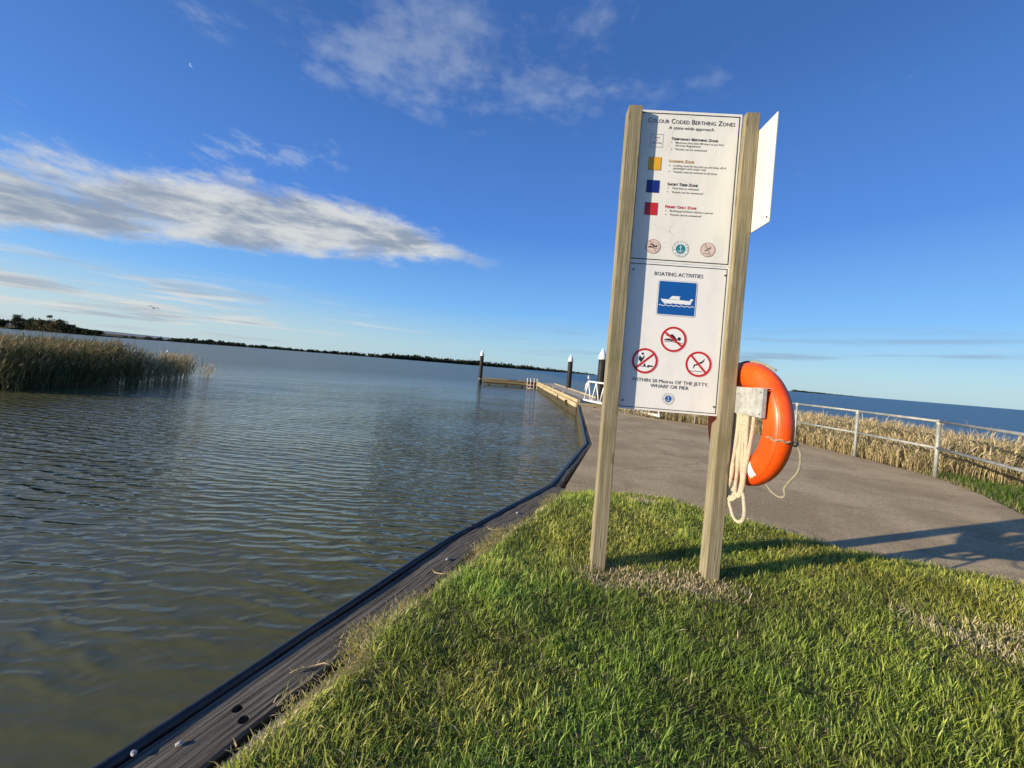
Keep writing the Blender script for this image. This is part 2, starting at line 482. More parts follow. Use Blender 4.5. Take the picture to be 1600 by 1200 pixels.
# ================================================================== mesh helpers
class MB:
    def __init__(s): s.v, s.f = [], []
    def add(s, vs, fs):
        o = len(s.v); s.v += [tuple(q) for q in vs]; s.f += [tuple(i + o for i in f) for f in fs]; return s
    def box(s, c, d, mat=None):
        cx, cy, cz = c; a, b_, h = (q / 2 for q in d)
        vs = [Vector((cx + i * a, cy + j * b_, cz + k_ * h)) for k_ in (-1, 1) for j in (-1, 1) for i in (-1, 1)]
        if mat: vs = [mat @ q for q in vs]
        return s.add(vs, [(0, 2, 3, 1), (4, 5, 7, 6), (0, 1, 5, 4), (2, 6, 7, 3), (0, 4, 6, 2), (1, 3, 7, 5)])
    def tube(s, pts, r, n=10, caps=True, radii=None, closed=False):
        pts = [Vector(p) for p in pts]; m = len(pts); vs, fs = [], []
        up = Vector((0, 0, 1))
        prev = None
        for i, p in enumerate(pts):
            if closed: t = (pts[(i + 1) % m] - pts[i - 1])
            else: t = pts[min(i + 1, m - 1)] - pts[max(i - 1, 0)]
            t.normalize()
            if prev is None:
                a = t.cross(up)
                if a.length < 1e-3: a = t.cross(Vector((1, 0, 0)))
            else:
                a = prev - t * prev.dot(t)
            a.normalize(); prev = a.copy()
            b_ = t.cross(a)
            rr_ = radii[i] if radii else r
            for j in range(n):
                th = 2 * math.pi * j / n
                vs.append(p + (a * math.cos(th) + b_ * math.sin(th)) * rr_)
        for i in range(m if closed else m - 1):
            q = (i + 1) % m
            for j in range(n):
                fs.append((i * n + j, i * n + (j + 1) % n, q * n + (j + 1) % n, q * n + j))
        if caps and not closed:
            fs.append(tuple(range(n))[::-1]); fs.append(tuple((m - 1) * n + j for j in range(n)))
        return s.add(vs, fs)
    def lathe(s, prof, n=20, c=(0, 0, 0)):
        vs, fs = [], []
        for r_, z in prof:
            for j in range(n):
                th = 2 * math.pi * j / n
                vs.append((c[0] + r_ * math.cos(th), c[1] + r_ * math.sin(th), c[2] + z))
        for i in range(len(prof) - 1):
            for j in range(n):
                fs.append((i * n + j, i * n + (j + 1) % n, (i + 1) * n + (j + 1) % n, (i + 1) * n + j))
        fs.append(tuple(range(n))[::-1]); fs.append(tuple((len(prof) - 1) * n + j for j in range(n)))
        return s.add(vs, fs)
    def prism(s, poly, z0, z1):
        n = len(poly)
        vs = [(p[0], p[1], z0) for p in poly] + [(p[0], p[1], z1) for p in poly]
        fs = [tuple(range(n))[::-1], tuple(range(n, 2 * n))]
        fs += [(i, (i + 1) % n, n + (i + 1) % n, n + i) for i in range(n)]
        return s.add(vs, fs)
    def build(s, name, mat, parent=None, smooth=False, bevel=0.0, loc=None, rot=None):
        me = bpy.data.meshes.new(name)
        me.from_pydata(s.v, [], s.f)
        bm = bmesh.new(); bm.from_mesh(me)
        bmesh.ops.recalc_face_normals(bm, faces=bm.faces)
        if bevel: bmesh.ops.bevel(bm, geom=list(bm.edges), offset=bevel, segments=2, affect='EDGES', profile=0.6)
        bm.to_mesh(me); bm.free()
        if smooth: me.polygons.foreach_set('use_smooth', [True] * len(me.polygons))
        me.materials.append(mat)
        o = bpy.data.objects.new(name, me)
        col.objects.link(o)
        if parent: o.parent = parent
        if loc: o.location = loc
        if rot: o.rotation_euler = rot
        return o


def tag(o, label=None, cat=None, group=None, kind=None):
    if label: o['label'] = label
    if cat: o['category'] = cat
    if group: o['group'] = group
    if kind: o['kind'] = kind
    return o


def empty(name, loc=(0, 0, 0), rz=0.0):
    o = bpy.data.objects.new(name, None); col.objects.link(o)
    o.location = loc; o.rotation_euler = (0, 0, rz); o.empty_display_size = 0.1
    return o


def np_mesh(name, verts, tris, mat, cols=None, parent=None, smooth=False):
    me = bpy.data.meshes.new(name)
    nv, nf = len(verts), len(tris)
    me.vertices.add(nv); me.vertices.foreach_set('co', np.ascontiguousarray(verts, np.float32).ravel())
    me.loops.add(nf * 3); me.loops.foreach_set('vertex_index', np.ascontiguousarray(tris, np.int32).ravel())
    me.polygons.add(nf)
    me.polygons.foreach_set('loop_start', np.arange(0, nf * 3, 3, dtype=np.int32))
    me.polygons.foreach_set('loop_total', np.full(nf, 3, np.int32))
    if smooth: me.polygons.foreach_set('use_smooth', np.ones(nf, bool))
    me.update(calc_edges=True)
    if cols is not None:
        a = me.color_attributes.new('Col', 'FLOAT_COLOR', 'POINT')
        c4 = np.ones((nv, 4), np.float32); c4[:, :3] = cols
        a.data.foreach_set('color', c4.ravel())
    me.materials.append(mat)
    o = bpy.data.objects.new(name, me); col.objects.link(o)
    if parent: o.parent = parent
    return o


def poly_mask(poly, x, y):
    poly = np.asarray(poly, float); ins = np.zeros(len(x), bool); n = len(poly)
    for i in range(n):
        x0, y0 = poly[i]; x1, y1 = poly[(i + 1) % n]
        if y0 == y1: continue
        c = ((y0 > y) != (y1 > y)) & (x < (x1 - x0) * (y - y0) / (y1 - y0) + x0)
        ins ^= c
    return ins


def line_dist(line, x, y):
    line = np.asarray(line, float); d = np.full(len(x), 1e9)
    for i in range(len(line) - 1):
        a, b = line[i], line[i + 1]; ab = b - a
        t = np.clip(((x - a[0]) * ab[0] + (y - a[1]) * ab[1]) / (ab @ ab), 0, 1)
        d = np.minimum(d, np.hypot(x - a[0] - t * ab[0], y - a[1] - t * ab[1]))
    return d


_perm = np.random.default_rng(3).random((64, 64))


def vnoise(x, y, s):
    x = x * s + 1000; y = y * s + 1000
    ix, iy = np.floor(x).astype(int), np.floor(y).astype(int); fx, fy = x - ix, y - iy
    fx = fx * fx * (3 - 2 * fx); fy = fy * fy * (3 - 2 * fy)
    g = lambda a, b: _perm[a % 64, b % 64]
    return (g(ix, iy) * (1 - fx) + g(ix + 1, iy) * fx) * (1 - fy) + (g(ix, iy + 1) * (1 - fx) + g(ix + 1, iy + 1) * fx) * fy


def blades(root, az, lean, length, width, curve, cols, seg=3, face=None, tipdark=1.0):
    """ribbons that start at root, lean towards az and bend over; returns verts, tris, colours"""
    n = len(root)
    face = az + math.pi / 2 if face is None else face
    wx, wy = np.cos(face), np.sin(face)
    V = np.zeros((n, 2 * seg + 1, 3)); C = np.zeros((n, 2 * seg + 1, 3))
    pos = root.copy()
    ang = lean.copy()
    for i in range(seg + 1):
        t = i / seg
        if i == seg:
            V[:, 2 * seg] = pos; C[:, 2 * seg] = cols * tipdark
        else:
            w = width * (1 - 0.55 * t ** 1.5) * 0.5
            off = np.stack([wx * w, wy * w, np.zeros(n)], 1)
            V[:, 2 * i] = pos - off; V[:, 2 * i + 1] = pos + off
            C[:, 2 * i] = C[:, 2 * i + 1] = cols * (1 + (tipdark - 1) * t)[..., None] if np.ndim(t) else cols * (1 + (tipdark - 1) * t)
        stp = length / seg
        pos = pos + np.stack([np.cos(az) * np.sin(ang) * stp, np.sin(az) * np.sin(ang) * stp, np.cos(ang) * stp], 1)
        ang = ang + curve / seg
    T = []
    for i in range(seg - 1):
        a = 2 * i
        T += [(a, a + 1, a + 3), (a, a + 3, a + 2)]
    T.append((2 * seg - 2, 2 * seg - 1, 2 * seg))
    T = np.array(T)
    k_ = 2 * seg + 1
    tris = (T[None] + (np.arange(n) * k_)[:, None, None]).reshape(-1, 3)
    return V.reshape(-1, 3), tris, C.reshape(-1, 3)


def merge(parts):
    vs, ts, cs = [], [], []; o = 0
    for v, t, c in parts:
        vs.append(v); ts.append(t + o); cs.append(c); o += len(v)
    return np.concatenate(vs), np.concatenate(ts), np.concatenate(cs)


WATER_Z = -0.45

# ================================================================== setting: water, land
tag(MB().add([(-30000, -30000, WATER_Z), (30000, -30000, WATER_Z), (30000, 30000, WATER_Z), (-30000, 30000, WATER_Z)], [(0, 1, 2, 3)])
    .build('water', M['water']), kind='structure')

# wharf edge line (centre of the pipe fender)
W = [(-2.70, -2.55), (-1.54, 0.0), (-0.34, 2.64), (0.508, 4.08), (1.40, 6.75), (2.66, 14.9)]
LAWN_EDGE = [(-2.25, -2.55), (-1.12, 0.1), (-0.735, 1.03), (-0.615, 1.255), (-0.54, 1.40), (-0.50, 1.68), (-0.33, 1.95), (-0.17, 2.30),
             (0.10, 2.82), (0.40, 3.38), (0.56, 3.70)]
PATH_NEAR = [(0.60, 3.85), (0.91, 3.90), (1.30, 3.97), (1.66, 3.90), (2.0, 3.62), (2.32, 3.33), (2.63, 3.02), (2.99, 2.88), (3.32, 2.75), (3.62, 2.63),
             (4.05, 2.35), (4.40, 1.8), (4.55, 0.8), (4.6, -2.55), (4.6, -12)]
PATH_FAR = [(2.84, 14.75), (3.26, 13.5), (4.65, 11.83), (5.6, 11.25), (6.4, 10.3), (6.84, 9.17), (6.97, 7.73), (6.96, 6.23), (6.5, 5.19), (5.98, 4.4),
            (5.75, 3.5), (5.85, 2.2), (6.1, 0), (6.3, -12)]
LAWN = LAWN_EDGE + PATH_NEAR + [(-6.6, -12)]


def grid_land(name, mat, poly, hfun, x0, x1, y0, y1, step, kind='structure', keep=None):
    xs = np.arange(x0, x1 + step * .5, step); ys = np.arange(y0, y1 + step * .5, step)
    gx, gy = np.meshgrid(xs, ys)
    fx, fy = gx.ravel(), gy.ravel()
    z = hfun(fx, fy)
    nx, ny = len(xs), len(ys)
    i, j = np.meshgrid(np.arange(nx - 1), np.arange(ny - 1))
    a = (j * nx + i).ravel()
    t = np.concatenate([np.stack([a, a + 1, a + nx + 1], 1), np.stack([a, a + nx + 1, a + nx], 1)])
    if poly is not None:
        ins = poly_mask(poly, fx, fy)
        t = t[ins[t].any(1)]
    used = np.unique(t); remap = np.full(len(fx), -1); remap[used] = np.arange(len(used))
    o = np_mesh(name, np.stack([fx, fy, z], 1)[used], remap[t], mat, smooth=True)
    return tag(o, kind=kind)


def lawn_z(x, y):
    d = line_dist(PATH_NEAR, x, y); de = line_dist(LAWN_EDGE, x, y)
    ins = poly_mask(LAWN, x, y)
    s = np.clip(d / 0.5, 0, 1); s = s * s * (3 - 2 * s)
    s = np.minimum(s, np.clip(0.35 + de / 0.10, 0, 1))
    z = 0.008 + 0.050 * s + 0.02 * (vnoise(x, y, 1.6) - 0.5) * s + 0.012 * (vnoise(x, y, 6) - 0.5) * s
    return np.where(ins, z, -0.06)


grid_land('lawn', M['soil'], LAWN, lawn_z, -6.6, 4.7, -3.0, 4.1, 0.06)
tag(MB().prism([(-2.35, -2.9), (4.55, -2.9), (4.55, -12), (-6.4, -12)], -0.9, 0.03).build('lawn_beyond', M['soil']), kind='structure')
tag(MB().prism([(p[0] + 0.03, p[1]) for p in LAWN_EDGE] + PATH_NEAR[:-2] + [(4.4, -2.55)], -1.0, -0.075).build('ground', M['soil']), kind='structure')

# concrete path: slab that reaches from the wharf to the railing
off = 0.20
path_poly = [(0.60, 3.70), (0.67, 4.06), (1.51, 6.72), (2.77, 14.85)] + PATH_FAR + [(4.5, -12), (4.45, 1.7), (4.0, 2.2), (3.5, 2.5), (2.9, 2.7), (2.5, 2.9), (2.1, 3.3), (1.6, 3.7), (0.9, 3.7)]
tag(MB().prism(path_poly, -1.0, 0.0).build('concrete_path', M['concrete']), kind='structure')

# marsh beyond the railing, sloping down into the lake
MARSH = PATH_FAR[1:] + [(30, -12), (16, 5), (14.6, 9.5), (15.6, 13.0), (14.6, 16.6), (11, 17.6), (7.4, 16.6), (4.6, 13.2)]


def marsh_z(x, y):
    ins = poly_mask(MARSH, x, y)
    dw = line_dist(MARSH[len(PATH_FAR) - 1:] + [MARSH[0]], x, y)
    dp = line_dist(PATH_FAR, x, y)
    z = np.where(ins, -0.50 + 0.42 * np.clip(dw / 6.0, 0, 1), -0.5 - 0.35 * np.clip(dw, 0, 1.5))
    near = np.clip(1 - dp / 1.8, 0, 1)
    z = np.where(ins | (dp < .4), z * (1 - near) + -0.03 * near, z)
    return z + 0.05 * (vnoise(x, y, 1.2) - 0.5) * (1 - near)


big_poly = PATH_FAR[1:] + [(31, -12), (18, 5), (16.4, 9.5), (17.4, 13.4), (15.4, 18.2), (11, 19.2), (6.6, 18.0), (3.9, 13.8)]
grid_land('marsh', M['marsh'], big_poly, marsh_z, 2.8, 31, -12, 19.5, 0.3)

# ------------------------------------------------------------------ timber wharf edge
wharf = empty('wharf_edge', (-0.34, 2.64, 0))
tag(wharf, 'weathered black timber capping with a black pipe fender along the water', 'wharf')


def seg_frame(a, b):
    a, b = Vector((*a, 0)), Vector((*b, 0)); d = b - a
    return a, d.length, math.atan2(d.y, d.x)


def cut_holes(o, holes, depth=0.03):
    for (hx, hy, r_, ztop) in holes:
        c = MB().lathe([(r_, -depth), (r_, 0.05)], 20, (hx, hy, ztop)).build('cutter', M['wharf'])
        c.matrix_world = o.matrix_world.copy()
        c.parent = o.parent
        c.location = o.location; c.rotation_euler = o.rotation_euler
        md = o.modifiers.new('b', 'BOOLEAN'); md.object = c; md.operation = 'DIFFERENCE'; md.solver = 'EXACT'
        bpy.context.view_layer.update()
        me = bpy.data.meshes.new_from_object(o.evaluated_get(bpy.context.evaluated_depsgraph_get()))
        o.modifiers.clear(); o.data = me
        bpy.data.objects.remove(c)


def wharf_beam(a, b, lat0, lat1, ztop, h, trim0=0.0, trim1=0.0, name='beam'):
    p, L, an = seg_frame(a, b)
    m = MB()
    n = max(2, int((L - trim0 - trim1) / 0.12))
    vs, fs = [], []
    for i in range(n + 1):
        x = trim0 + (L - trim0 - trim1) * i / n
        jz = random.uniform(-0.002, 0.002)
        j0 = random.uniform(-0.003, 0.003); j1 = random.uniform(-0.004, 0.004)
        c = 0.008
        for (y, z) in ((-lat0 + j0, -h), (-lat0 + j0, -c), (-lat0 - c + j0, 0), (-(lat0 + lat1) / 2, 0.002), (-lat1 + c + j1, 0), (-lat1 + j1, -c), (-lat1 + j1, -h)):
            vs.append((x, y, z + ztop + (jz if z > -h else 0)))
    for i in range(n):
        for j in range(7):
            fs.append((i * 7 + j, i * 7 + (j + 1) % 7, (i + 1) * 7 + (j + 1) % 7, (i + 1) * 7 + j))
    fs.append(tuple(range(7))[::-1]); fs.append(tuple(n * 7 + j for j in range(7)))
    m.add(vs, fs)
    o = m.build(name, M['wharf'] if name == 'beam' else M['jetty_dark'], None)
    o.parent = wharf
    o.location = Vector((p.x, p.y, 0)) - wharf.location
    o.rotation_euler = (0, 0, an)
    return o


# main cap: two timbers meeting, each with a second plank on its inland side
b1 = wharf_beam(W[0], W[1], 0.019, 0.225, -0.014, 0.20)
b2 = wharf_beam(W[1], W[2], 0.019, 0.225, -0.014, 0.20, 0.004)
b3 = wharf_beam(W[2], W[3], 0.019, 0.225, -0.014, 0.20, 0.005, -0.02)
b4 = wharf_beam(W[1], W[2], 0.240, 0.370, -0.028, 0.18, 0.004, 0.1)
b5 = wharf_beam(W[2], W[3], 0.240, 0.385, -0.024, 0.18, -0.05, 0.02)
b6 = wharf_beam(W[3], W[4], 0.019, 0.10, -0.014, 0.30, 0.03, -0.01)
b7 = wharf_beam(W[4], W[5], 0.019, 0.11, -0.014, 0.30, 0.0, 0.05)
for (a, b) in zip(W[:-1], W[1:]):
    wharf_beam(a, b, -0.018, 0.017, -0.040, 0.85, 0.0, 0.0, 'face_board')
# recessed bolts
holes1 = [(1.468, -0.120, 0.0165, -0.010), (1.455, -0.175, 0.0165, -0.010)]
bpy.context.view_layer.update()
cut_holes(b2, holes1)
for hx, hy, r_, zt in holes1:
    q = MB().lathe([(0.011, -0.029), (0.011, -0.021), (0.008, -0.019)], 6, (hx, hy, zt)).build('bolt', M['screw'], wharf)
    q.location = b2.location; q.rotation_euler = b2.rotation_euler
# pipe fender
zs = -0.016
pp = []
for i in range(len(W) - 1):
    a, b = Vector((*W[i], zs)), Vector((*W[i + 1], zs)); L = (b - a).length
    n = max(2, int(L / 0.35))
    for k_ in range(n):
        t = k_ / n
        pp.append(a.lerp(b, t) + Vector((random.uniform(-.003, .003), random.uniform(-.003, .003), random.uniform(-.004, .004))))
pp.append(Vector((*W[-1], zs)))
pipe = MB().tube([p - wharf.location for p in pp], 0.021, 14).build('pipe', M['black'], wharf, smooth=True)
for t, (a, b) in ((0.16, (W[2], W[3])), (0.98, (W[2], W[3])), (0.60, (W[3], W[4])), (0.9, (W[0], W[1]))):
    a, b = Vector((*a, zs)), Vector((*b, zs)); c = a.lerp(b, t); d = (b - a).normalized()
    MB().tube([c - d * 0.018 - wharf.location, c + d * 0.018 - wharf.location], 0.0245, 14).build('pipe_clamp', M['black'], wharf, smooth=False)

# pale stones / shells lying on the timber
stones = [((-1.005, 1.115, -0.004), 0.012, 'small white stone against the pipe at the bottom of the timber edge'),
          ((-0.905, 1.155, -0.008), 0.011, 'flat white shell lying in the middle of the timber capping'),
          ((-0.300, 2.365, -0.006), 0.014, 'pale stone on the timber capping halfway to the sign'),
          ((0.145, 3.22, -0.006), 0.016, 'white shell on the timber near its far corner')]
for (p, r_, lb) in stones:
    bm = bmesh.new(); bmesh.ops.create_icosphere(bm, subdivisions=2, radius=r_ * .72)
    for v in bm.verts: v.co *= random.uniform(0.8, 1.2); v.co.z *= 0.55; v.co.x *= 1.35
    me = bpy.data.meshes.new('stone'); bm.to_mesh(me); bm.free(); me.materials.append(M['stone'])
    o = bpy.data.objects.new('stone', me); col.objects.link(o); o.location = p; o.rotation_euler = (0, 0, random.uniform(0, 3))
    tag(o, lb, 'stone', 'pale stones on the wharf timber')

# ================================================================== notice board
NB = empty('notice_board', (0.601, 2.315, 0.0), R(-2.6))
tag(NB, 'tall timber two post notice board with two white boating signs on the grass', 'notice board')
YF, YB = -0.045, 0.047


def make_post(xc, tilt, notch_side, ztop):
    hw = 0.0395
    vs = []
    lev = [(-0.35, 0.0), (0.5, 0.0), (0.962, 0.0), (0.992, 0.021), (1.6, 0.021), (2.2, 0.021), (ztop, 0.021)]
    for z, nn in lev:
        xl, xr = -hw, hw
        sx = -1 if notch_side < 0 else 1
        y_n = -0.002
        pts = [(-hw, YF), (hw, YF)]
        if sx < 0:
            ring = [(xl, YF), (xr, YF), (xr, YB), (xl + nn, YB), (xl + nn, y_n), (xl, y_n)]
        else:
            ring = [(xl, YF), (xr, YF), (xr, y_n), (xr - nn, y_n), (xr - nn, YB), (xl, YB)]
        jx = random.uniform(-.0012, .0012)
        for (x, y) in ring: vs.append((x + jx, y, z))
    fs = []
    n = len(lev)
    for i in range(n - 1):
        for j in range(6): fs.append((i * 6 + j, i * 6 + (j + 1) % 6, (i + 1) * 6 + (j + 1) % 6, (i + 1) * 6 + j))
    fs.append(tuple(range(6))[::-1]); fs.append(tuple((n - 1) * 6 + j for j in range(6)))
    me = bpy.data.meshes.new('post'); me.from_pydata(vs, [], fs)
    bm = bmesh.new(); bm.from_mesh(me); bmesh.ops.recalc_face_normals(bm, faces=bm.faces)
    sharp = [e for e in bm.edges if len(e.link_faces) == 2 and e.calc_face_angle(0) > 0.9]
    bmesh.ops.bevel(bm, geom=sharp, offset=0.0028, segments=2, affect='EDGES')
    bm.to_mesh(me); bm.free()
    me.materials.append(M['post'])
    o = bpy.data.objects.new('post', me); col.objects.link(o); o.parent = NB
    o.location = (xc, 0, 0); o.rotation_euler = (0, tilt, 0)
    return o


make_post(0.006, 0.0, 1, 2.812)
make_post(0.667, R(0.42), -1, 2.803)


def panel(z0, z1, mat, x0=0.030, x1=0.645):
    o = MB().box(((x0 + x1) / 2, 0.0035, (z0 + z1) / 2), (x1 - x0, 0.005, z1 - z0)).build('sign_panel', mat, NB, bevel=0.0008)
    return o


PA = panel(1.9045, 2.8165, M['panelA'])
PB = panel(1.013, 1.9025, M['panelB'])
PA['label'] = 'upper panel headed Colour Coded Berthing Zones with coloured squares'
PB['label'] = 'lower panel headed Boating Activities with prohibition symbols'
Y1, Y2, Y3 = -0.0003, -0.0008, -0.0013     # print layers just proud of the panel face
_fc = {}


def glyphs(s, smallcaps=False, shear=0.0, bold=0.0, spacing=1.0):
    c = bpy.data.curves.new('t', 'FONT'); c.body = s; c.resolution_u = 2
    c.shear = shear; c.offset = bold; c.space_character = spacing
    if smallcaps:
        c.small_caps_scale = 0.78
        for i in range(len(s)): c.body_format[i].use_small_caps = True
    o = bpy.data.objects.new('t', c); col.objects.link(o)
    bpy.context.view_layer.update()
    me = bpy.data.meshes.new_from_object(o.evaluated_get(bpy.context.evaluated_depsgraph_get()))
    bpy.data.objects.remove(o); bpy.data.curves.remove(c)
    n = len(me.vertices); co = np.zeros(n * 3); me.vertices.foreach_get('co', co)
    fs = [tuple(p.vertices) for p in me.polygons]
    bpy.data.meshes.remove(me)
    return co.reshape(-1, 3)[:, :2], fs


_H = None


def lettering(s, x0, x1, zb, cap, parent, mat, y=Y1, **kw):
    global _H
    if _H is None: _H = glyphs('H')[0][:, 1].max()
    xy, fs = glyphs(s, **kw)
    a, b = xy[:, 0].min(), xy[:, 0].max()
    X_ = x0 + (xy[:, 0] - a) / (b - a) * (x1 - x0)
    Z_ = zb + xy[:, 1] * cap / _H
    m = MB().add(np.stack([X_, np.full(len(X_), y), Z_], 1).tolist(), fs)
    return m.build('lettering', mat, parent)


def flat(polys, name, mat, parent, y=Y1):
    m = MB()
    for p in polys: m.add([(q[0], y, q[1]) for q in p], [tuple(range(len(p)))])
    return m.build(name, mat, parent)


def circ(cx, cz, r_, n=40):
    return [(cx + r_ * math.cos(2 * math.pi * i / n), cz + r_ * math.sin(2 * math.pi * i / n)) for i in range(n)]


def annulus(cx, cz, r0, r1, n=48, jit=0.0):
    out = []
    js = [1 + random.uniform(-jit, jit) for _ in range(n)]
    for i in range(n):
        a, b = 2 * math.pi * i / n, 2 * math.pi * (i + 1) / n
        k0, k1 = js[i], js[(i + 1) % n]
        out.append([(cx + r0 * k0 * math.cos(a), cz + r0 * k0 * math.sin(a)), (cx + r1 * k0 * math.cos(a), cz + r1 * k0 * math.sin(a)),
                    (cx + r1 * k1 * math.cos(b), cz + r1 * k1 * math.sin(b)), (cx + r0 * k1 * math.cos(b), cz + r0 * k1 * math.sin(b))])
    return out


def rect(x0, z0, x1, z1): return [(x0, z0), (x1, z0), (x1, z1), (x0, z1)]


def stroke(pts, w):
    out = []
    for (a, b) in zip(pts[:-1], pts[1:]):
        d = Vector((b[0] - a[0], b[1] - a[1])); d.normalize(); n = Vector((-d.y, d.x)) * w / 2
        e = d * w * 0.2
        out.append([(a[0] - e.x + n.x, a[1] - e.y + n.y), (a[0] - e.x - n.x, a[1] - e.y - n.y), (b[0] + e.x - n.x, b[1] + e.y - n.y), (b[0] + e.x + n.x, b[1] + e.y + n.y)])
    return out


def border(x0, z0, x1, z1, w, parent):
    flat([rect(x0, z0, x1, z0 + w), rect(x0, z1 - w, x1, z1), rect(x0, z0 + w, x0 + w, z1 - w), rect(x1 - w, z0 + w, x1, z1 - w)], 'border_line', M['ink'], parent)


# ---- upper panel
border(0.052, 1.917, 0.632, 2.801, 0.005, PA)
lettering('Colour Coded Berthing Zones', 0.093, 0.606, 2.741, 0.028, PA, M['ink'], smallcaps=True)
lettering('A state-wide approach', 0.217, 0.484, 2.707, 0.0185, PA, M['ink'], shear=0.22)
flat([r_ for r_ in (rect(.118, .0, .192, .0015),)] and [rect(.1175, 2.5945, .1915, 2.596), rect(.1175, 2.671, .1915, 2.6725), rect(.1175, 2.596, .119, 2.671), rect(.190, 2.596, .1915, 2.671)], 'square_outline', M['inkgrey'], PA)
lettering('WHITE', 0.139, 0.170, 2.648, 0.0075, PA, M['inkgrey'], bold=0.01)
lettering('OR', 0.149, 0.160, 2.632, 0.0075, PA, M['inkgrey'], bold=0.01)
lettering('UNPAINTED', 0.126, 0.183, 2.616, 0.0075, PA, M['inkgrey'], bold=0.01)
for z0, z1, mt in ((2.4573, 2.5335, 'amber'), (2.3215, 2.3945, 'navy'), (2.1865, 2.2595, 'red')):
    flat([rect(.1165, z0, .190, z1)], 'colour_square', M[mt], PA, Y2)
    flat([rect(.1155, z0 - .001, .191, z0), rect(.1155, z1, .191, z1 + .001), rect(.1155, z0, .1165, z1), rect(.190, z0, .191, z1)], 'square_outline', M['ink'], PA, Y2)
rows = [
    ('Temporary Berthing Zone', .239, .514, 2.643, .0155, 'ink', True),
    ('Maximum time limit 48 hours as per Port', .266, .551, 2.6225, .0118, 'inkgrey', False),
    ('Services Regulations', .266, .414, 2.6055, .0118, 'inkgrey', False),
    ('Vessels can be unmanned', .266, .452, 2.5835, .0118, 'inkgrey', False),
    ('Loading Zone', .238, .384, 2.5085, .0165, 'amber_txt', True),
    ('Loading zone for the pick up and drop off of', .264, .574, 2.4845, .0118, 'inkgrey', False),
    ('passengers and cargo only', .264, .456, 2.4685, .0118, 'inkgrey', False),
    ('Vessels must be manned at all times', .265, .523, 2.4475, .0118, 'inkgrey', False),
    ('Short Term Zone', .238, .417, 2.3695, .0165, 'ink', True),
    ('Time limit as indicated', .266, .423, 2.3485, .0118, 'inkgrey', False),
    ('Vessels can be unmanned', .266, .450, 2.3255, .0118, 'inkgrey', False),
    ('Permit Only Zone', .236, .420, 2.2335, .0165, 'red', True),
    ('Berthing prohibited without a permit', .265, .519, 2.2125, .0118, 'inkgrey', False),
    ('Vessels can be unmanned', .266, .450, 2.1895, .0118, 'inkgrey', False)]
for s, a, b, z, cp, mt, sc in rows:
    lettering(s, a, b, z, cp, PA, M[mt], smallcaps=sc, bold=0.018 if sc else 0.004)
for z in (2.6225, 2.5835, 2.4845, 2.4475, 2.3485, 2.3255, 2.2125, 2.1895): flat([circ(.2425, z + .005, .0028, 10)], 'bullet_point', M['ink'], PA)


def ring_text(s, cx, cz, r_, a0, a1, h, parent, mat, inward=False, y=Y2):
    global _H
    if _H is None: _H = glyphs('H')[0][:, 1].max()
    m = MB()
    for i, ch in enumerate(s):
        a = a0 + (a1 - a0) * i / (len(s) - 1)
        xy, fs = glyphs(ch)
        xy = xy - [(xy[:, 0].min() + xy[:, 0].max()) / 2, _H / 2]
        xy = xy * h / _H
        th = a - math.pi / 2 if not inward else a + math.pi / 2
        c_, s_ = math.cos(th), math.sin(th)
        m.add([(cx + r_ * math.cos(a) + p[0] * c_ - p[1] * s_, y, cz + r_ * math.sin(a) + p[0] * s_ + p[1] * c_) for p in xy], fs)
    m.build('lettering', mat, parent)


def anchor_logo(cx, cz, r_, rin, parent, mat):
    flat(annulus(cx, cz, r_ * 0.965, r_), 'logo_outline', M['inkgrey'], parent, Y2)
    flat([circ(cx, cz, r_ * 0.963)], 'logo_field', M['printwhite'], parent, Y1)
    flat([circ(cx, cz, rin)], 'logo_disc', M[mat], parent, Y2)
    u = rin
    arc = [(cx + u * .5 * math.cos(a), cz - u * .08 + u * .5 * math.sin(a)) for a in np.linspace(R(200), R(340), 9)]
    flat(stroke([(cx, cz + u * .42), (cx, cz - u * .55)], u * .1) + stroke([(cx - u * .24, cz + u * .3), (cx + u * .24, cz + u * .3)], u * .09) + stroke(arc, u * .11)
         + annulus(cx, cz + u * .55, u * .08, u * .16, 12), 'anchor', M['printwhite'], parent, Y3)
    ring_text('GIPPSLAND', cx, cz, (r_ + rin) / 2, R(190), R(-10), (r_ - rin) * .52, parent, M['ink'])
    ring_text('PORTS', cx, cz, (r_ + rin) / 2, R(225), R(315), (r_ - rin) * .52, parent, M['ink'], True)


anchor_logo(.3464, 1.9925, .0480, .0285, PA, 'teal')
# weathered no-swimming and no-diving roundels
SWIM = ([[(-.58, .30), (-.22, .37), (-.10, .40), (.10, .22), (.33, -.08), (.14, -.10), (-.22, .22), (-.55, .24)],
         [(-.72, -.03), (-.36, .05), (-.19, 0), (.02, -.07), (.02, -.14), (-.68, -.10)], circ(.43, .06, .14, 18)],
        [[(-.70, -.17), (-.55, -.21), (-.42, -.16), (-.28, -.21), (-.14, -.16), (.0, -.21), (.2, -.24), (.4, -.2), (.55, -.26), (.74, -.3)]])
DIVE = ([[(.42, .44), (.46, .42), (.38, .22), (.26, .08), (.06, .04), (-.02, .10), (.12, .18), (.28, .26)],
         [(-.02, .06), (-.16, .0), (-.34, -.06), (-.38, -.14), (-.30, -.16), (-.24, -.13), (-.08, -.10), (.04, .0)], circ(-.30, -.12, .06, 12),
         [(-.36, -.14), (-.42, -.36), (-.38, -.36), (-.27, -.16)]],
        [[(-.60, -.55), (-.4, -.58), (-.2, -.54), (0, -.58), (.15, -.55), (.33, -.60)]])
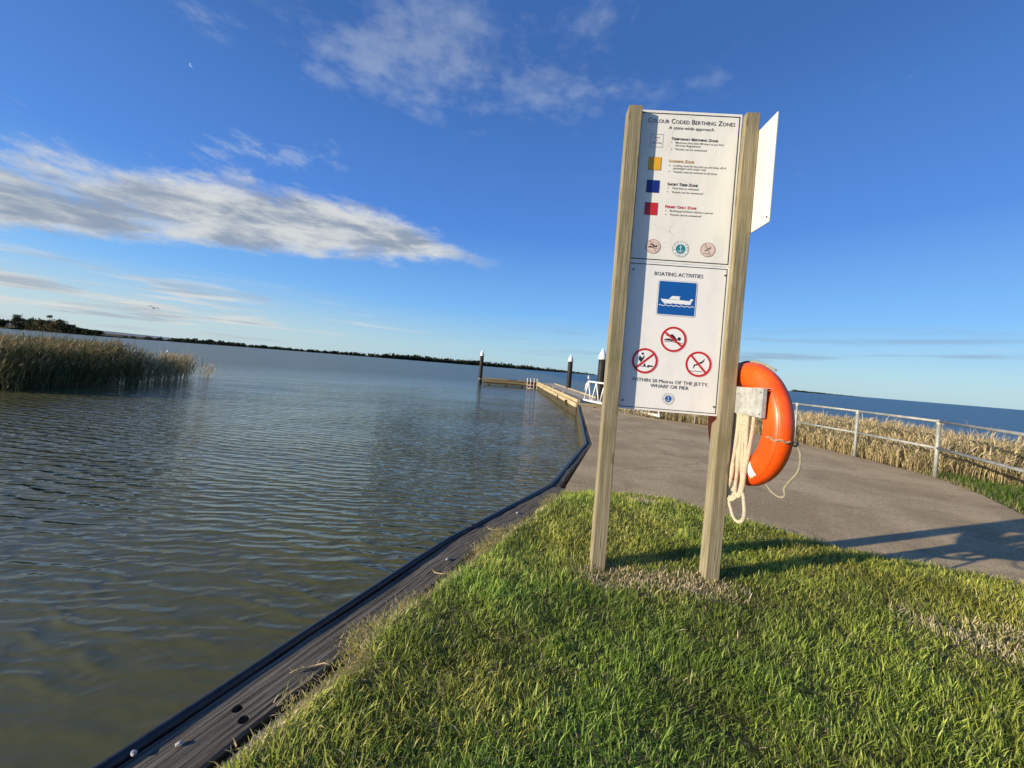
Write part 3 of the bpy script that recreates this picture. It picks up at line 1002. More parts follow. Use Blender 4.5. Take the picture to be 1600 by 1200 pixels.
JUMP = ([circ(-.2, .55, .095, 16), [(-.12, .44), (-.05, .40), (-.07, .2), (-.17, .06), (-.2, -.02), (-.34, -.14), (-.40, .03), (-.50, -.04), (-.47, .13), (-.56, .2), (-.44, .26), (-.50, .36), (-.36, .37), (-.30, .27), (-.22, .22), (-.15, .30)],
         [(-.06, -.22), (.06, -.20), (.06, -.33), (.12, -.42), (-.14, -.42), (-.06, -.34)], [(.25, -.30), (.67, -.34), (.67, -.44), (.36, -.44), (.34, -.52), (.22, -.50)]],
        [[(-.35, -.40), (-.2, -.46), (-.05, -.42), (.1, -.47), (.25, -.43)]])


def roundel(cx, cz, r_, fig, slash, parent, red='red', back='printwhite', jit=0.0, thick=.17):
    flat([circ(cx, cz, r_ * 1.03)], 'symbol_field', M[back], parent, Y1)
    flat(annulus(cx, cz, r_ * (1 - thick), r_, 48, jit), 'prohibition_ring', M[red], parent, Y2)
    sc = lambda p: [(cx + q[0] * r_, cz + q[1] * r_) for q in p]
    ps = [sc(p) for p in fig[0]]
    for ln in fig[1]: ps += stroke(sc(ln), r_ * .045)
    flat(ps, 'pictogram', M['ink'], parent, Y2)
    e = .9
    a = R(slash)
    flat(stroke([(cx - r_ * e * math.cos(a), cz - r_ * e * math.sin(a)), (cx + r_ * e * math.cos(a), cz + r_ * e * math.sin(a))], r_ * thick * .95), 'prohibition_bar', M[red], parent, Y3)


roundel(.1835, 1.9975, .0425, SWIM, -60, PA, 'fadedred', 'fadedpink', 0.025, .05)
roundel(.5055, 1.9990, .0425, DIVE, -62, PA, 'fadedred', 'fadedpink', 0.035, .05)

# ---- lower panel
border(0.052, 1.0255, 0.630, 1.8915, 0.004, PB)
lettering('BOATING ACTIVITIES', .206, .492, 1.826, .0225, PB, M['ink'])


def rrect(x0, z0, x1, z1, r_, n=6):
    out = []
    for (cx, cz, a0) in ((x1 - r_, z1 - r_, 0), (x0 + r_, z1 - r_, 90), (x0 + r_, z0 + r_, 180), (x1 - r_, z0 + r_, 270)):
        out += [(cx + r_ * math.cos(R(a0 + 90 * i / n)), cz + r_ * math.sin(R(a0 + 90 * i / n))) for i in range(n + 1)]
    return out


flat([rrect(.2325, 1.590, .4640, 1.8005, .012)], 'square_outline', M['blue'], PB, Y1)
flat([rrect(.2340, 1.5915, .4625, 1.799, .011)], 'symbol_rim', M['printwhite'], PB, Y2)
flat([rrect(.2385, 1.596, .4580, 1.7945, .008)], 'symbol_field', M['blue'], PB, Y3)
Y4 = -0.0018
hull = [(.2536, 1.6875), (.300, 1.6865), (.368, 1.6865), (.4255, 1.6845), (.4265, 1.692), (.4325, 1.697), (.4440, 1.697), (.4440, 1.6905), (.4375, 1.684), (.4300, 1.664), (.4270, 1.6605),
        (.415, 1.6635), (.402, 1.6605), (.389, 1.664), (.374, 1.661), (.358, 1.6645), (.343, 1.6615), (.327, 1.665), (.312, 1.661), (.297, 1.6625), (.2794, 1.6585), (.264, 1.672)]
flat([hull, [(.3015, 1.6885), (.3200, 1.7085), (.3683, 1.7085), (.3683, 1.7045), (.362, 1.7030), (.3675, 1.6885)]], 'boat_pictogram', M['printwhite'], PB, Y4)
wv = [(.2465 + .205 * i / 40, 1.650 + .0028 * math.sin(i / 40 * math.pi * 13) + .0 * i) for i in range(41)]
flat(stroke(wv, .0042), 'wave_line', M['printwhite'], PB, Y4)
roundel(.3486, 1.4500, .0765, SWIM, -37, PB)
roundel(.1902, 1.3085, .0765, JUMP, 42, PB)
roundel(.5064, 1.3135, .0765, DIVE, -47, PB)
lettering('WITHIN 20 Metres OF THE JETTY,', .122, .574, 1.1845, .0205, PB, M['ink'])
lettering('WHARF OR PIER', .2355, .4605, 1.1545, .0205, PB, M['ink'])
anchor_logo(.3466, 1.0930, .0345, .0200, PB, 'blue')
for (sx, sz) in ((.0800, 1.8527), (.6193, 1.8531), (.0781, 1.0630), (.6154, 1.0680)):
    m = MB().lathe([(.0055, 0), (.0055, .002), (.0035, .0035)], 10)
    m.v = [(sx + p[0], -.0002 - p[2], sz + p[1]) for p in m.v]
    m.build('screw', M['screw'], PB)
# white plate bolted on the outer side of the right hand post, facing along the water
side = MB().box((.7275, .046, 2.3985), (.005, .518, .597)).build('side_plate', M['plate'], NB, bevel=.001)
side['label'] = 'blank white plate fixed edge-on to the right hand post'
for sy, sz in ((.0, 2.62), (.0, 2.18), (-.19, 2.135)):
    m = MB().lathe([(.006, 0), (.006, .003), (.003, .005)], 8)
    m.v = [(.7247 - p[2], sy + p[0], sz + p[1]) for p in m.v]
    m.build('bolt', M['screw'], side)
# galvanised ring hanger: plate on the outer face of the post, folded lip over the ring
hp = MB()
hp.box((.7175, -.153, 1.124), (.004, .296, .152)); hp.box((.7275, -.2995, 1.124), (.016, .003, .152)); hp.box((.752, -.250, 1.2015), (.065, .08, .003))
hgr = hp.build('hook_plate', M['plate_steel'], NB)
hgr['label'] = 'galvanised steel hook plate holding the lifebuoy'
for (sy, sz) in ((-.285, 1.180), (-.285, 1.066), (-.075, 1.16)):
    m = MB().lathe([(.004, 0), (.004, .002), (.002, .003)], 8)
    m.v = [(.7153 - p[2], sy + p[0], sz + p[1]) for p in m.v]
    m.build('screw', M['screw'], hgr)

# ================================================================== lifebuoy
RC = Vector((1.394, 2.262, 0.990)); RM, RA, RB = 0.280, 0.077, 0.057   # mean radius, radial and axial half width
buoy = empty('lifebuoy', (RC.x, RC.y, RC.z - RM - RA), 0.0)
tag(buoy, 'orange lifebuoy ring hanging from the steel plate on the right hand post', 'lifebuoy')
bz = RM + RA


def ring_pt(a, phi, ra=RA, rb=RB):
    """a: angle round the ring (0 towards the viewer, 90 up), phi: angle round the section"""
    rad = RM + ra * math.cos(phi)
    return Vector((rb * math.sin(phi), -rad * math.cos(a), rad * math.sin(a) + bz))


def sup(phi, p=2.4):
    c, s = math.cos(phi), math.sin(phi)
    return (abs(c) ** (2 / p) * (1 if c >= 0 else -1), abs(s) ** (2 / p) * (1 if s >= 0 else -1))


def ring_mesh(a0, a1, na, grow, closed):
    vs, fs = [], []
    nphi = 24
    for i in range(na if closed else na + 1):
        a = a0 + (a1 - a0) * i / na
        for j in range(nphi):
            c, s = sup(2 * math.pi * j / nphi)
            rad = RM + (RA + grow) * c
            vs.append((( RB + grow) * s, -rad * math.cos(a), rad * math.sin(a) + bz))
    m = na if closed else na + 1
    for i in range(na):
        q = (i + 1) % m
        for j in range(nphi): fs.append((i * nphi + j, i * nphi + (j + 1) % nphi, q * nphi + (j + 1) % nphi, q * nphi + j))
    return MB().add(vs, fs)


ring_mesh(0, 2 * math.pi, 72, 0, True).build('ring', M['ring'], buoy, smooth=True)
for ac in (-62, 62, 180):
    if ac == 180: continue
for ph in (318, 42):
    c, s_ = sup(R(ph))
    MB().tube([((RB + .0004) * s_, -(RM + (RA + .0004) * c) * math.cos(R(5 * i)), (RM + (RA + .0004) * c) * math.sin(R(5 * i)) + bz) for i in range(72)], .0016, 6, closed=True).build('seam', M['ring'], buoy, smooth=True)
# worn white reflective band low on the near side
tape = MB()
vs, fs = [], []
na, nj = 7, 9
for i in range(na + 1):
    a = R(-59 + 9 * i / na)
    for j in range(nj + 1):
        ph = R(205 + 100 * j / nj)
        c, s = sup(ph); rad = RM + (RA + .0012) * c
        vs.append(((RB + .0012) * s, -rad * math.cos(a), rad * math.sin(a) + bz))
for i in range(na):
    for j in range(nj):
        if j == nj - 1 and i in (1, 4): continue
        if j == 0 and i in (0, 5): continue
        fs.append((i * (nj + 1) + j, i * (nj + 1) + j + 1, (i + 1) * (nj + 1) + j + 1, (i + 1) * (nj + 1) + j))
tape.add(vs, fs).build('reflective_tape', M['white'], buoy, smooth=True)


def twisted(pts, r_, pitch=0.030, n_sub=10, strands=3, smooth_steps=6):
    """laid rope: three strands twisted round a Catmull-Rom path"""
    P = [Vector(p) for p in pts]
    path = []
    for i in range(len(P) - 1):
        p0, p1, p2, p3 = P[max(i - 1, 0)], P[i], P[i + 1], P[min(i + 2, len(P) - 1)]
        for k_ in range(12):
            t = k_ / 12
            path.append(0.5 * ((2 * p1) + (-p0 + p2) * t + (2 * p0 - 5 * p1 + 4 * p2 - p3) * t * t + (-p0 + 3 * p1 - 3 * p2 + p3) * t ** 3))
    path.append(P[-1])
    # even spacing
    step = pitch / n_sub * 1.6
    ev = [path[0]]; acc = 0.0
    for a, b in zip(path[:-1], path[1:]):
        L = (b - a).length
        while acc + L >= step:
            t = (step - acc) / L
            a = a.lerp(b, t); ev.append(a.copy()); L = (b - a).length; acc = 0.0
        acc += L
    m = MB()
    prev = None; frames = []
    for i, p in enumerate(ev):
        t = (ev[min(i + 1, len(ev) - 1)] - ev[max(i - 1, 0)]).normalized()
        a = t.cross(Vector((0.3, 1, 0.1))) if prev is None else prev - t * prev.dot(t)
        a.normalize(); prev = a.copy(); frames.append((a, t.cross(a)))
    for s_ in range(strands):
        q = []
        for i, p in enumerate(ev):
            th = 2 * math.pi * (i * step / pitch + s_ / strands)
            a, b = frames[i]
            q.append(p + (a * math.cos(th) + b * math.sin(th)) * r_ * 0.60)
        m.tube(q, r_ * 0.46, 7)
    return m


# grab line of the ring: wraps the near side, hangs as a loop on the outer edge
wrap = []
for i in range(9):
    ph = R(278 + 92 * i / 8)
    c, s = sup(ph, 2.2); rad = RM + (RA + .006) * c
    a = R(-7 + .8 * math.sin(i * 1.7))
    wrap.append(((RB + .006) * s, -rad * math.cos(a), rad * math.sin(a) + bz))
twisted(wrap[:9], .0052, .022).build('grab_line', M['rope2'], buoy, smooth=True)
last = Vector(wrap[7])
loop = [(.030, -RM - RA - .010, bz - .040), (.050, -RM - RA - .022, bz - .10), (.052, -RM - RA - .014, bz - .18), (.046, -RM - RA + .03, bz - .245), (.045, -RM - RA + .060, bz - .290),
        (.044, -RM - RA + .052, bz - .325), (.040, -RM - RA + .085, bz - .342), (.034, -RM - RA + .14, bz - .330), (.02, -RM * .70, bz - .300)]
twisted(loop, .0058, .022).build('grab_line', M['rope2'], buoy, smooth=True)
MB().lathe([(.010, -.012), (.013, 0), (.010, .012)], 12, (.034, -RM - RA - .008, bz - .052)).build('fastener', M['black'], buoy, smooth=True)
MB().tube([(-.02, .10, bz + .345), (.0, .04, bz + .362), (.02, -.03, bz + .362), (.03, -.10, bz + .345), (.04, -.17, bz + .315)], .006, 8).build('grab_line', M['rope2'], buoy, smooth=True)

# ================================================================== coiled rope under the plate
rope = empty('throw_rope', (1.36, 2.30, 0.36))
tag(rope, 'cream twisted rope hanging in loops beside the lifebuoy', 'rope')
ro = Vector((1.36, 2.30, 0.36))


def hang(pts): return [Vector(p) - ro for p in pts]


ropes = [
    [(1.3325, 2.2757, 1.1002), (1.3314, 2.2638, 0.9512), (1.3303, 2.2791, 0.7984), (1.3292, 2.2842, 0.6554), (1.3285, 2.268, 0.5633), (1.3281, 2.2102, 0.5692), (1.3285, 2.1903, 0.6577), (1.3303, 2.201, 0.8122), (1.3325, 2.2111, 0.9576), (1.3336, 2.221, 1.1028)],
    [(1.3281, 2.22, 1.1018), (1.327, 2.2166, 0.9641), (1.3259, 2.2263, 0.8042), (1.3248, 2.2329, 0.6828), (1.3237, 2.2634, 0.5685), (1.3233, 2.2401, 0.5444), (1.3233, 2.1904, 0.5619), (1.3237, 2.1409, 0.6266), (1.3248, 2.1366, 0.7432), (1.327, 2.1559, 0.9132), (1.3281, 2.1594, 1.1045)],
    [(1.3248, 2.1837, 1.1027), (1.3237, 2.177, 0.957), (1.3226, 2.1735, 0.811), (1.3215, 2.1797, 0.6917), (1.3215, 2.1829, 0.6127), (1.3211, 2.1484, 0.5877), (1.3215, 2.1171, 0.6494), (1.3226, 2.1145, 0.8027), (1.3248, 2.1244, 0.9634), (1.3259, 2.1279, 1.1054)],
    [(1.3281, 2.0815, 1.1079), (1.327, 2.078, 0.9973), (1.327, 2.0955, 0.8655), (1.3281, 2.1212, 0.7307), (1.3292, 2.1322, 0.654), (1.3285, 2.1074, 0.5758), (1.3277, 2.0935, 0.5139), (1.327, 2.1073, 0.4692), (1.3259, 2.1432, 0.4494), (1.3259, 2.1839, 0.4584), (1.327, 2.2133, 0.4884), (1.3292, 2.2552, 0.5528), (1.3314, 2.2774, 0.6795)],
    [(1.3226, 2.1978, 1.1017), (1.3219, 2.1954, 0.9836), (1.3215, 2.2091, 0.8632), (1.3226, 2.2293, 0.7611), (1.3259, 2.2515, 0.6396)],
    [(1.3336, 2.1536, 1.1058), (1.3325, 2.1486, 0.9644), (1.3325, 2.1623, 0.8206), (1.3336, 2.1923, 0.6627), (1.3347, 2.231, 0.596)]]
for r_ in ropes:
    twisted(hang(r_), .0105, .038).build('rope_strand', M['rope'], rope, smooth=True)

# ================================================================== galvanised handrail along the path
rail = empty('handrail', (6.96, 6.23, 0))
tag(rail, 'galvanised pipe handrail along the far side of the path', 'handrail')
RP = [(3.95, 13.2), (5.54, 11.40), (6.90, 9.22), (7.03, 7.75), (6.98, 6.23), (5.62, 3.35), (5.95, 1.0)]
ro2 = Vector((6.96, 6.23, 0))
ZT, ZM = 0.905, 0.47
for (x, y) in RP[1:]:
    MB().tube([Vector((x, y, -0.1)) - ro2, Vector((x, y, ZT - .005)) - ro2], .027, 14).build('post', M['galv'], rail, smooth=True)
    MB().lathe([(.034, -.045), (.034, .025), (.028, .036)], 14, (x - ro2.x, y - ro2.y, ZT - .012)).build('fitting', M['galv'], rail, smooth=False)
    MB().lathe([(.034, -.03), (.034, .03)], 14, (x - ro2.x, y - ro2.y, ZM)).build('fitting', M['galv'], rail, smooth=False)
for z in (ZT, ZM):
    for a, b in zip(RP[1:-1], RP[2:]):
        MB().tube([Vector((*a, z)) - ro2, Vector((*b, z)) - ro2], .0225, 12).build('rail', M['galv'], rail, smooth=True)

# ================================================================== jetty
jet = empty('jetty', (3.3, 15.0, 0))
tag(jet, 'low timber jetty running out over the lake with an arm to the left', 'jetty')
jo = Vector((3.3, 15.0, 0))
JL = [(2.66, 15.0), (2.30, 33.2)]; JR = [(4.36, 15.0), (4.10, 36.0)]
ZJ = 0.045


def jbox(x0, y0, x1, y1, w, z0, z1, name, mat, bevel=0.006):
    a, b = Vector((x0, y0, 0)), Vector((x1, y1, 0)); d = b - a; L = d.length
    o = MB().box((0, L / 2, (z0 + z1) / 2), (w, L, z1 - z0)).build(name, mat, jet, bevel=bevel)
    o.location = a - jo; o.rotation_euler = (0, 0, math.atan2(d.y, d.x) - math.pi / 2)
    return o


M['deck'] = simple('grey_deck', (0.44, 0.385, 0.28), 0.9, 0, 0.25, 3, 0.2, 0.3)
# deck planks laid across, butted with small gaps
y = 15.0; plank_me = None
while y < 35.9:
    t = (y - 15) / 21.0
    xl, xr = 2.68 - .36 * t * 1.1, 4.34 - .26 * t
    w = 0.285
    o = MB().box(((xl + xr) / 2 - jo.x, y + w / 2 - jo.y, ZJ - .02 + random.uniform(-.003, .003)), (xr - xl, w, .04)).build('plank', M['deck'], jet)
    y += 0.3
jbox(2.70, 14.99, 2.36, 33.0, .14, ZJ + .02, ZJ + .15, 'kerb', M['jetty_timber'])
jbox(2.64, 14.98, 2.29, 33.0, .10, ZJ - .17, ZJ + .0, 'waler', M['jetty_timber'])
jbox(2.66, 14.99, 2.31, 33.0, .08, ZJ - .62, ZJ - .19, 'waler', M['jetty_dark'])
jbox(4.38, 14.99, 4.12, 36.0, .12, ZJ - .17, ZJ + .06, 'kerb', M['jetty_timber'])
jbox(2.72, 14.95, 4.36, 14.95, .09, ZJ - .21, ZJ - .005, 'end_beam', M['jetty_timber'])
jbox(2.72, 14.97, 4.36, 14.97, .08, ZJ - .45, ZJ - .25, 'end_beam', M['jetty_dark'])
for bx_ in (2.95, 3.3, 3.65, 4.0):
    MB().box((bx_ - jo.x, 14.895 - jo.y, ZJ - .11), (.05, .02, .05)).build('bolt_plate', M['screw'], jet)
# bearers below and supports
for yy in (17, 20, 23, 26, 29, 32, 35):
    MB().box((3.3 - jo.x, yy - jo.y, ZJ - .16), (1.7, .18, .22)).build('bearer', M['jetty_dark'], jet)
    for xx in (2.6, 4.0):
        MB().tube([(xx - jo.x, yy - jo.y, -1.2), (xx - jo.x, yy - jo.y, ZJ - .2)], .11, 10).build('stump', M['jetty_dark'], jet, smooth=True)
# left arm: stacked beams with gaps and a plank top
for z0, z1, mt in ((ZJ - .02, ZJ + .09, 'jetty_grey'), (ZJ - .20, ZJ - .06, 'jetty_grey'), (ZJ - .40, ZJ - .25, 'jetty_dark')):
    jbox(2.28, 33.25, -2.5, 33.45, .12, z0, z1, 'arm_beam', M[mt])
    jbox(2.28, 34.95, -2.5, 35.1, .12, z0, z1, 'arm_beam', M[mt])
x = -2.4
while x < 2.3:
    MB().box((x + .14 - jo.x, 34.25 - jo.y, ZJ - .005), (.28, 1.5, .04)).build('plank', M['deck'], jet)
    x += .3
for xx in (-1.9, -.4, 1.0):
    MB().tube([(xx - jo.x, 33.5 - jo.y, -1.2), (xx - jo.x, 33.5 - jo.y, ZJ - .05)], .10, 10).build('stump', M['jetty_dark'], jet, smooth=True)
for t in (.22, .45, .62):
    xx = 2.70 - .34 * t; yy = 15 + 18 * t
    MB().box((xx - jo.x, yy - jo.y, ZJ + .18), (.07, .12, .12)).build('cleat', M['jetty_timber'], jet, bevel=.01)
lad = empty('ladder'); lad.parent = jet; lad.location = Vector((1.85, 33.15, 0)) - jo
for sx in (-.42, -.14, .16, .42):
    MB().tube([(sx, 0, -.95), (sx, 0, .34), (sx, .03, .42), (sx, .10, .46), (sx, .18, .42), (sx, .2, .30), (sx, .2, .04)], .036, 10).build('ladder_rail', M['ladder'], lad, smooth=True)
for z in (-.15, -.42):
    MB().tube([(-.42, 0, z), (.42, 0, z)], .03, 8).build('rung', M['ladder'], lad, smooth=True)

# piles
for (x, y, zb, zt, r_, lb) in ((-2.72, 33.9, -1.5, 2.05, .165, 'black pile with white conical cap at the far end of the jetty arm'),
                              (4.22, 28.0, -1.5, 2.02, .175, 'black pile with white conical cap halfway along the jetty deck'),
                              (4.10, 17.6, -1.5, 1.93, .165, 'black pile with white conical cap nearest the sign post')):
    pl = empty('mooring_pile', (x, y, 0))
    tag(pl, lb, 'pile', 'mooring piles of the jetty')
    prof = [(r_ * random.uniform(.98, 1.02), zb + (zt - zb) * i / 8) for i in range(9)]
    MB().lathe(prof, 20).build('shaft', M['pile'], pl, smooth=True)
    MB().lathe([(r_ * 1.08, zt), (r_ * 1.08, zt + .16), (r_ * .85, zt + .24), (r_ * .12, zt + .50), (.005, zt + .51)], 20).build('cap', M['white'], pl, smooth=False)
    MB().lathe([(r_ * 1.15, .0), (r_ * 1.15, .06)], 20).build('collar', M['galv'], pl)

# gangway with white truss sides
gw = empty('gangway', (3.0, 15.2, 0))
tag(gw, 'white aluminium gangway with zigzag truss sides joining path and jetty', 'gangway')
go = Vector((3.0, 15.2, 0))
gA, gB = Vector((3.02, 15.7, .10)), Vector((4.72, 11.95, .035))
gd = (gB - gA); gl = gd.length; gd.normalize(); gn = Vector((-gd.y, gd.x, 0)).normalized()
for s_ in (0.0, 1.15):
    tr = empty('truss_side'); tr.parent = gw
    a, b = gA + gn * s_ - go, gB + gn * s_ - go
    up = Vector((0, 0, .82))
    m = 8
    MB().tube([a + Vector((0, 0, .05)), b + Vector((0, 0, .05))], .045, 8).build('bottom_chord', M['alu'], tr)
    c0, c1 = a.lerp(b, .5 / m) + up, a.lerp(b, 1 - .5 / m) + up
    MB().tube([a.lerp(b, .02) + up * .55, a.lerp(b, .03) + up * .85, c0, c1, a.lerp(b, .97) + up * .85, a.lerp(b, .98) + up * .55], .036, 10).build('top_chord', M['alu'], tr, smooth=True)
    for i in range(m):
        p0, p1 = a.lerp(b, (i + .04) / m), a.lerp(b, (i + .5) / m)
        p2 = a.lerp(b, (i + .96) / m)
        MB().tube([p0, p1 + up], .024, 8).build('brace', M['alu'], tr, smooth=True)
        MB().tube([p2, p1 + up], .024, 8).build('brace', M['alu'], tr, smooth=True)
for i in range(14):
    c = gA.lerp(gB, (i + .5) / 14) + gn * .575 - go + Vector((0, 0, .03))
    o = MB().box((0, 0, 0), (gl / 14 * .94, 1.06, .035)).build('deck_panel', M['galv'], gw)
    o.location = c; o.rotation_euler = (0, -math.asin(gd.z), math.atan2(gd.y, gd.x))

# white gull on the gangway end
def gull(loc, rz, label, scale=1.0):
    g = empty('gull', loc, rz); tag(g, label, 'bird')
    bm_ = MB().lathe([(.005, -.18), (.045, -.12), (.07, -.02), (.065, .06), (.035, .13), (.01, .16)], 12)
    bm_.v = [(p[2] * scale, p[0] * scale, (p[1] + .14 + p[2] * .35) * scale) for p in bm_.v]
    bm_.build('body', M['white'], g, smooth=True)
    hd = MB().lathe([(.005, -.04), (.033, -.02), (.038, 0), (.03, .025), (.006, .042)], 10)
    hd.v = [((p[0] + .13) * scale, p[1] * scale, (p[2] + .235) * scale) for p in hd.v]
    hd.build('head', M['white'], g, smooth=True)
    MB().tube([(.16 * scale, 0, .235 * scale), (.21 * scale, 0, .225 * scale)], .008 * scale, 6, radii=[.01 * scale, .003 * scale]).build('beak', M['amber'], g)
    for s_ in (-.025, .025):
        MB().tube([(0, s_ * scale, 0), (0, s_ * scale, .1 * scale)], .006 * scale, 6).build('leg', M['amber'], g)
    return g


tl = gA.lerp(gB, .06)
gull((tl.x, tl.y, tl.z + .855), R(250), 'small white gull perched on the far end of the gangway rail', .75)

# old posts standing in the lake beyond the reeds
for (x, y, h, tl_, lb) in ((20.4, 15.3, .62, 3, 'leaning old grey stake in the lake at the right edge'),
                           (19.9, 15.0, .40, 60, 'fallen grey timber propped against the stake in the lake'),
                           (19.7, 17.9, .45, -18, 'broken grey stump sticking out of the lake beyond the reeds')):
    o = MB().tube([(0, 0, -.5), (0, 0, h)], .05, 8, radii=[.055, .04]).build('old_stake', M['galv'] if False else M['post'], None, smooth=True, loc=(x, y, WATER_Z), rot=(0, R(tl_), 0))
    tag(o, lb, 'stake')

# bird and buoy out on the water
fb = empty('flying_bird', (-56.6, 60.0, 5.9), R(50)); fb.scale = (.75, .9, 1.3); fb.rotation_euler = (R(25), R(14), R(48))
tag(fb, 'dark bird gliding low over the lake on the left', 'bird')
b_ = MB().lathe([(.01, -.32), (.07, -.15), (.09, .05), (.05, .25), (.01, .38)], 10)
b_.v = [(p[1], p[2], p[0]) for p in b_.v]
b_.build('body', M['brownbird'], fb, smooth=True)
for s_ in (-1, 1):
    MB().add([(0, .12, .03), (0, -.12, .03), (s_ * .5, .02, .17), (s_ * .5, .20, .17), (s_ * 1.0, -.10, .06), (s_ * 1.0, -.02, .06),
              (0, .12, .05), (0, -.12, .05), (s_ * .5, .02, .19), (s_ * .5, .20, .19), (s_ * 1.0, -.10, .07), (s_ * 1.0, -.02, .07)],
             [(0, 1, 2, 3), (3, 2, 4, 5), (6, 9, 8, 7), (9, 11, 10, 8), (1, 7, 8, 2), (2, 8, 10, 4), (0, 3, 9, 6), (3, 5, 11, 9), (4, 10, 11, 5)]).build('wing', M['brownbird'], fb)
by = empty('float', (-46.5, 51.9, WATER_Z)); tag(by, 'small white float on the water behind the reed bed', 'float')
MB().lathe([(.02, -.15), (.16, -.08), (.18, .06), (.10, .2), (.03, .24)], 14).build('hull', M['white'], by, smooth=True)
MB().lathe([(.02, .24), (.02, .34)], 8).build('top_mark', M['white'], by)

# ================================================================== far shores
def leaf_cloud(cx, cy, z0, rx, ry, rz, n, size, base, var=.35, flat_=.6):
    u = rng.normal(size=(n, 3)); u /= np.linalg.norm(u, axis=1)[:, None]
    r_ = rng.random(n) ** .45
    lump = 1 + .28 * np.sin(u[:, 0] * 5 + cx) * np.cos(u[:, 1] * 4 + cy) + .18 * np.sin(u[:, 2] * 7 + cx)
    p = u * (r_ * lump)[:, None] * [rx, ry, rz] + [cx, cy, z0]
    a = rng.normal(size=(n, 3)); a /= np.linalg.norm(a, axis=1)[:, None]
    b = np.cross(a, rng.normal(size=(n, 3))); b /= np.linalg.norm(b, axis=1)[:, None]
    s = size * (.6 + .8 * rng.random(n))[:, None]
    V = np.stack([p - a * s, p + a * s * .6 + b * s, p + a * s * .6 - b * s], 1).reshape(-1, 3)
    T = np.arange(3 * n).reshape(-1, 3)
    c = np.array(base)[None] * (1 - var + 2 * var * rng.random(n))[:, None]
    return V, T, np.repeat(c, 3, 0)


SHORE = [(-700, 260, 3), (-470, 282, 3), (-400, 292, 3), (-345, 290, 2), (-308, 286, 1.2), (-320, 330, 1.2), (-360, 420, 1.5), (-395, 520, 2), (-420, 700, 2), (-400, 900, 3), (-300, 1150, 4), (-120, 1330, 5), (90, 1420, 5), (330, 1500, 4)]
vs, fs = [], []
for i, (x, y, h) in enumerate(SHORE):
    vs += [(x, y, WATER_Z - .3), (x - (6 if x < -100 else 0), y + 8, h * .35), (x - (60 if i < 10 else 10), y + 120, h)]
for i in range(len(SHORE) - 1):
    for j in range(2): fs.append((i * 3 + j, (i + 1) * 3 + j, (i + 1) * 3 + j + 1, i * 3 + j + 1))
tag(MB().add(vs, fs).build('far_shore', M['far_land']), kind='structure')

# wood along the far shore: reads as one mass
parts = []
hts = {4: 2, 5: 3, 6: 5, 7: 5, 8: 5, 9: 7, 10: 15, 11: 17, 12: 14, 13: 5}
for i in range(4, len(SHORE) - 1):
    (x0, y0, _), (x1, y1, _) = SHORE[i], SHORE[i + 1]
    L = math.hypot(x1 - x0, y1 - y0); n = int(L / (3 if i < 9 else 4.5))
    for k_ in range(n):
        t = (k_ + random.random()) / n
        hh = (hts[i] * (1 - t) + hts[i + 1] * t) * random.choice((.7, .8, .85, .9, 1.0, 1.1))
        x, y = x0 + (x1 - x0) * t, y0 + (y1 - y0) * t + random.uniform(4, 40)
        parts.append(leaf_cloud(x, y, hh * .45, random.uniform(.6, 1.4) * hh * .7, hh * .6, hh * .55, 46, hh * .2, random.choice(((.045, .055, .027), (.035, .045, .025), (.065, .065, .03)))))
for k_ in range(150):
    t = k_ / 150
    x, y = 1120 + 250 * t, 1520 + random.uniform(-10, 20)
    hh = (8 * (1 - t) + 2 * t) * random.uniform(.6, 1.1)
    parts.append(leaf_cloud(x, y, hh * .35, hh, hh * .6, hh * .5, 40, hh * .2, (.03, .038, .02)))
v, t, c = merge(parts)
tag(np_mesh('far_wood', v, t, M['foliage'], c), 'dark wood along the far shore of the lake', 'wood', kind='stuff')
tag(MB().box((1245, 1530, -.2), (270, 30, 1.2)).build('far_spit', M['far_land']), kind='structure')

# clump of trees on the left shore, one by one
tree_spots = [(-392, 292, 6.5, 6.0, 'low dark bush at the left edge of the far shore', 0), (-386, 300, 11.5, 6.0, 'tall round tree at the left end of the far clump', 1),
              (-377, 298, 10.0, 6.5, 'dense dark tree right of the tall round tree', 0), (-368, 296, 9.0, 6.0, 'grey green tree in the middle of the far clump', 1),
              (-363, 300, 12.3, 5.0, 'thin tree with open crown standing above the far clump', 2), (-358, 294, 9.0, 6.5, 'brownish tree beside the thin tree on the far shore', 3),
              (-347, 292, 10.0, 7.5, 'broad domed brown green tree of the far clump', 3), (-336, 292, 7.0, 7.0, 'dark tree sloping down right of the domed tree', 0),
              (-326, 290, 4.8, 7.0, 'low dark shrub near the right end of the far clump', 0), (-315, 288, 3.6, 6.5, 'lowest dark shrub at the right end of the far clump', 0)]
tc_ = [(.045, .052, .022), (.085, .09, .045), (.09, .095, .05), (.115, .10, .045)]
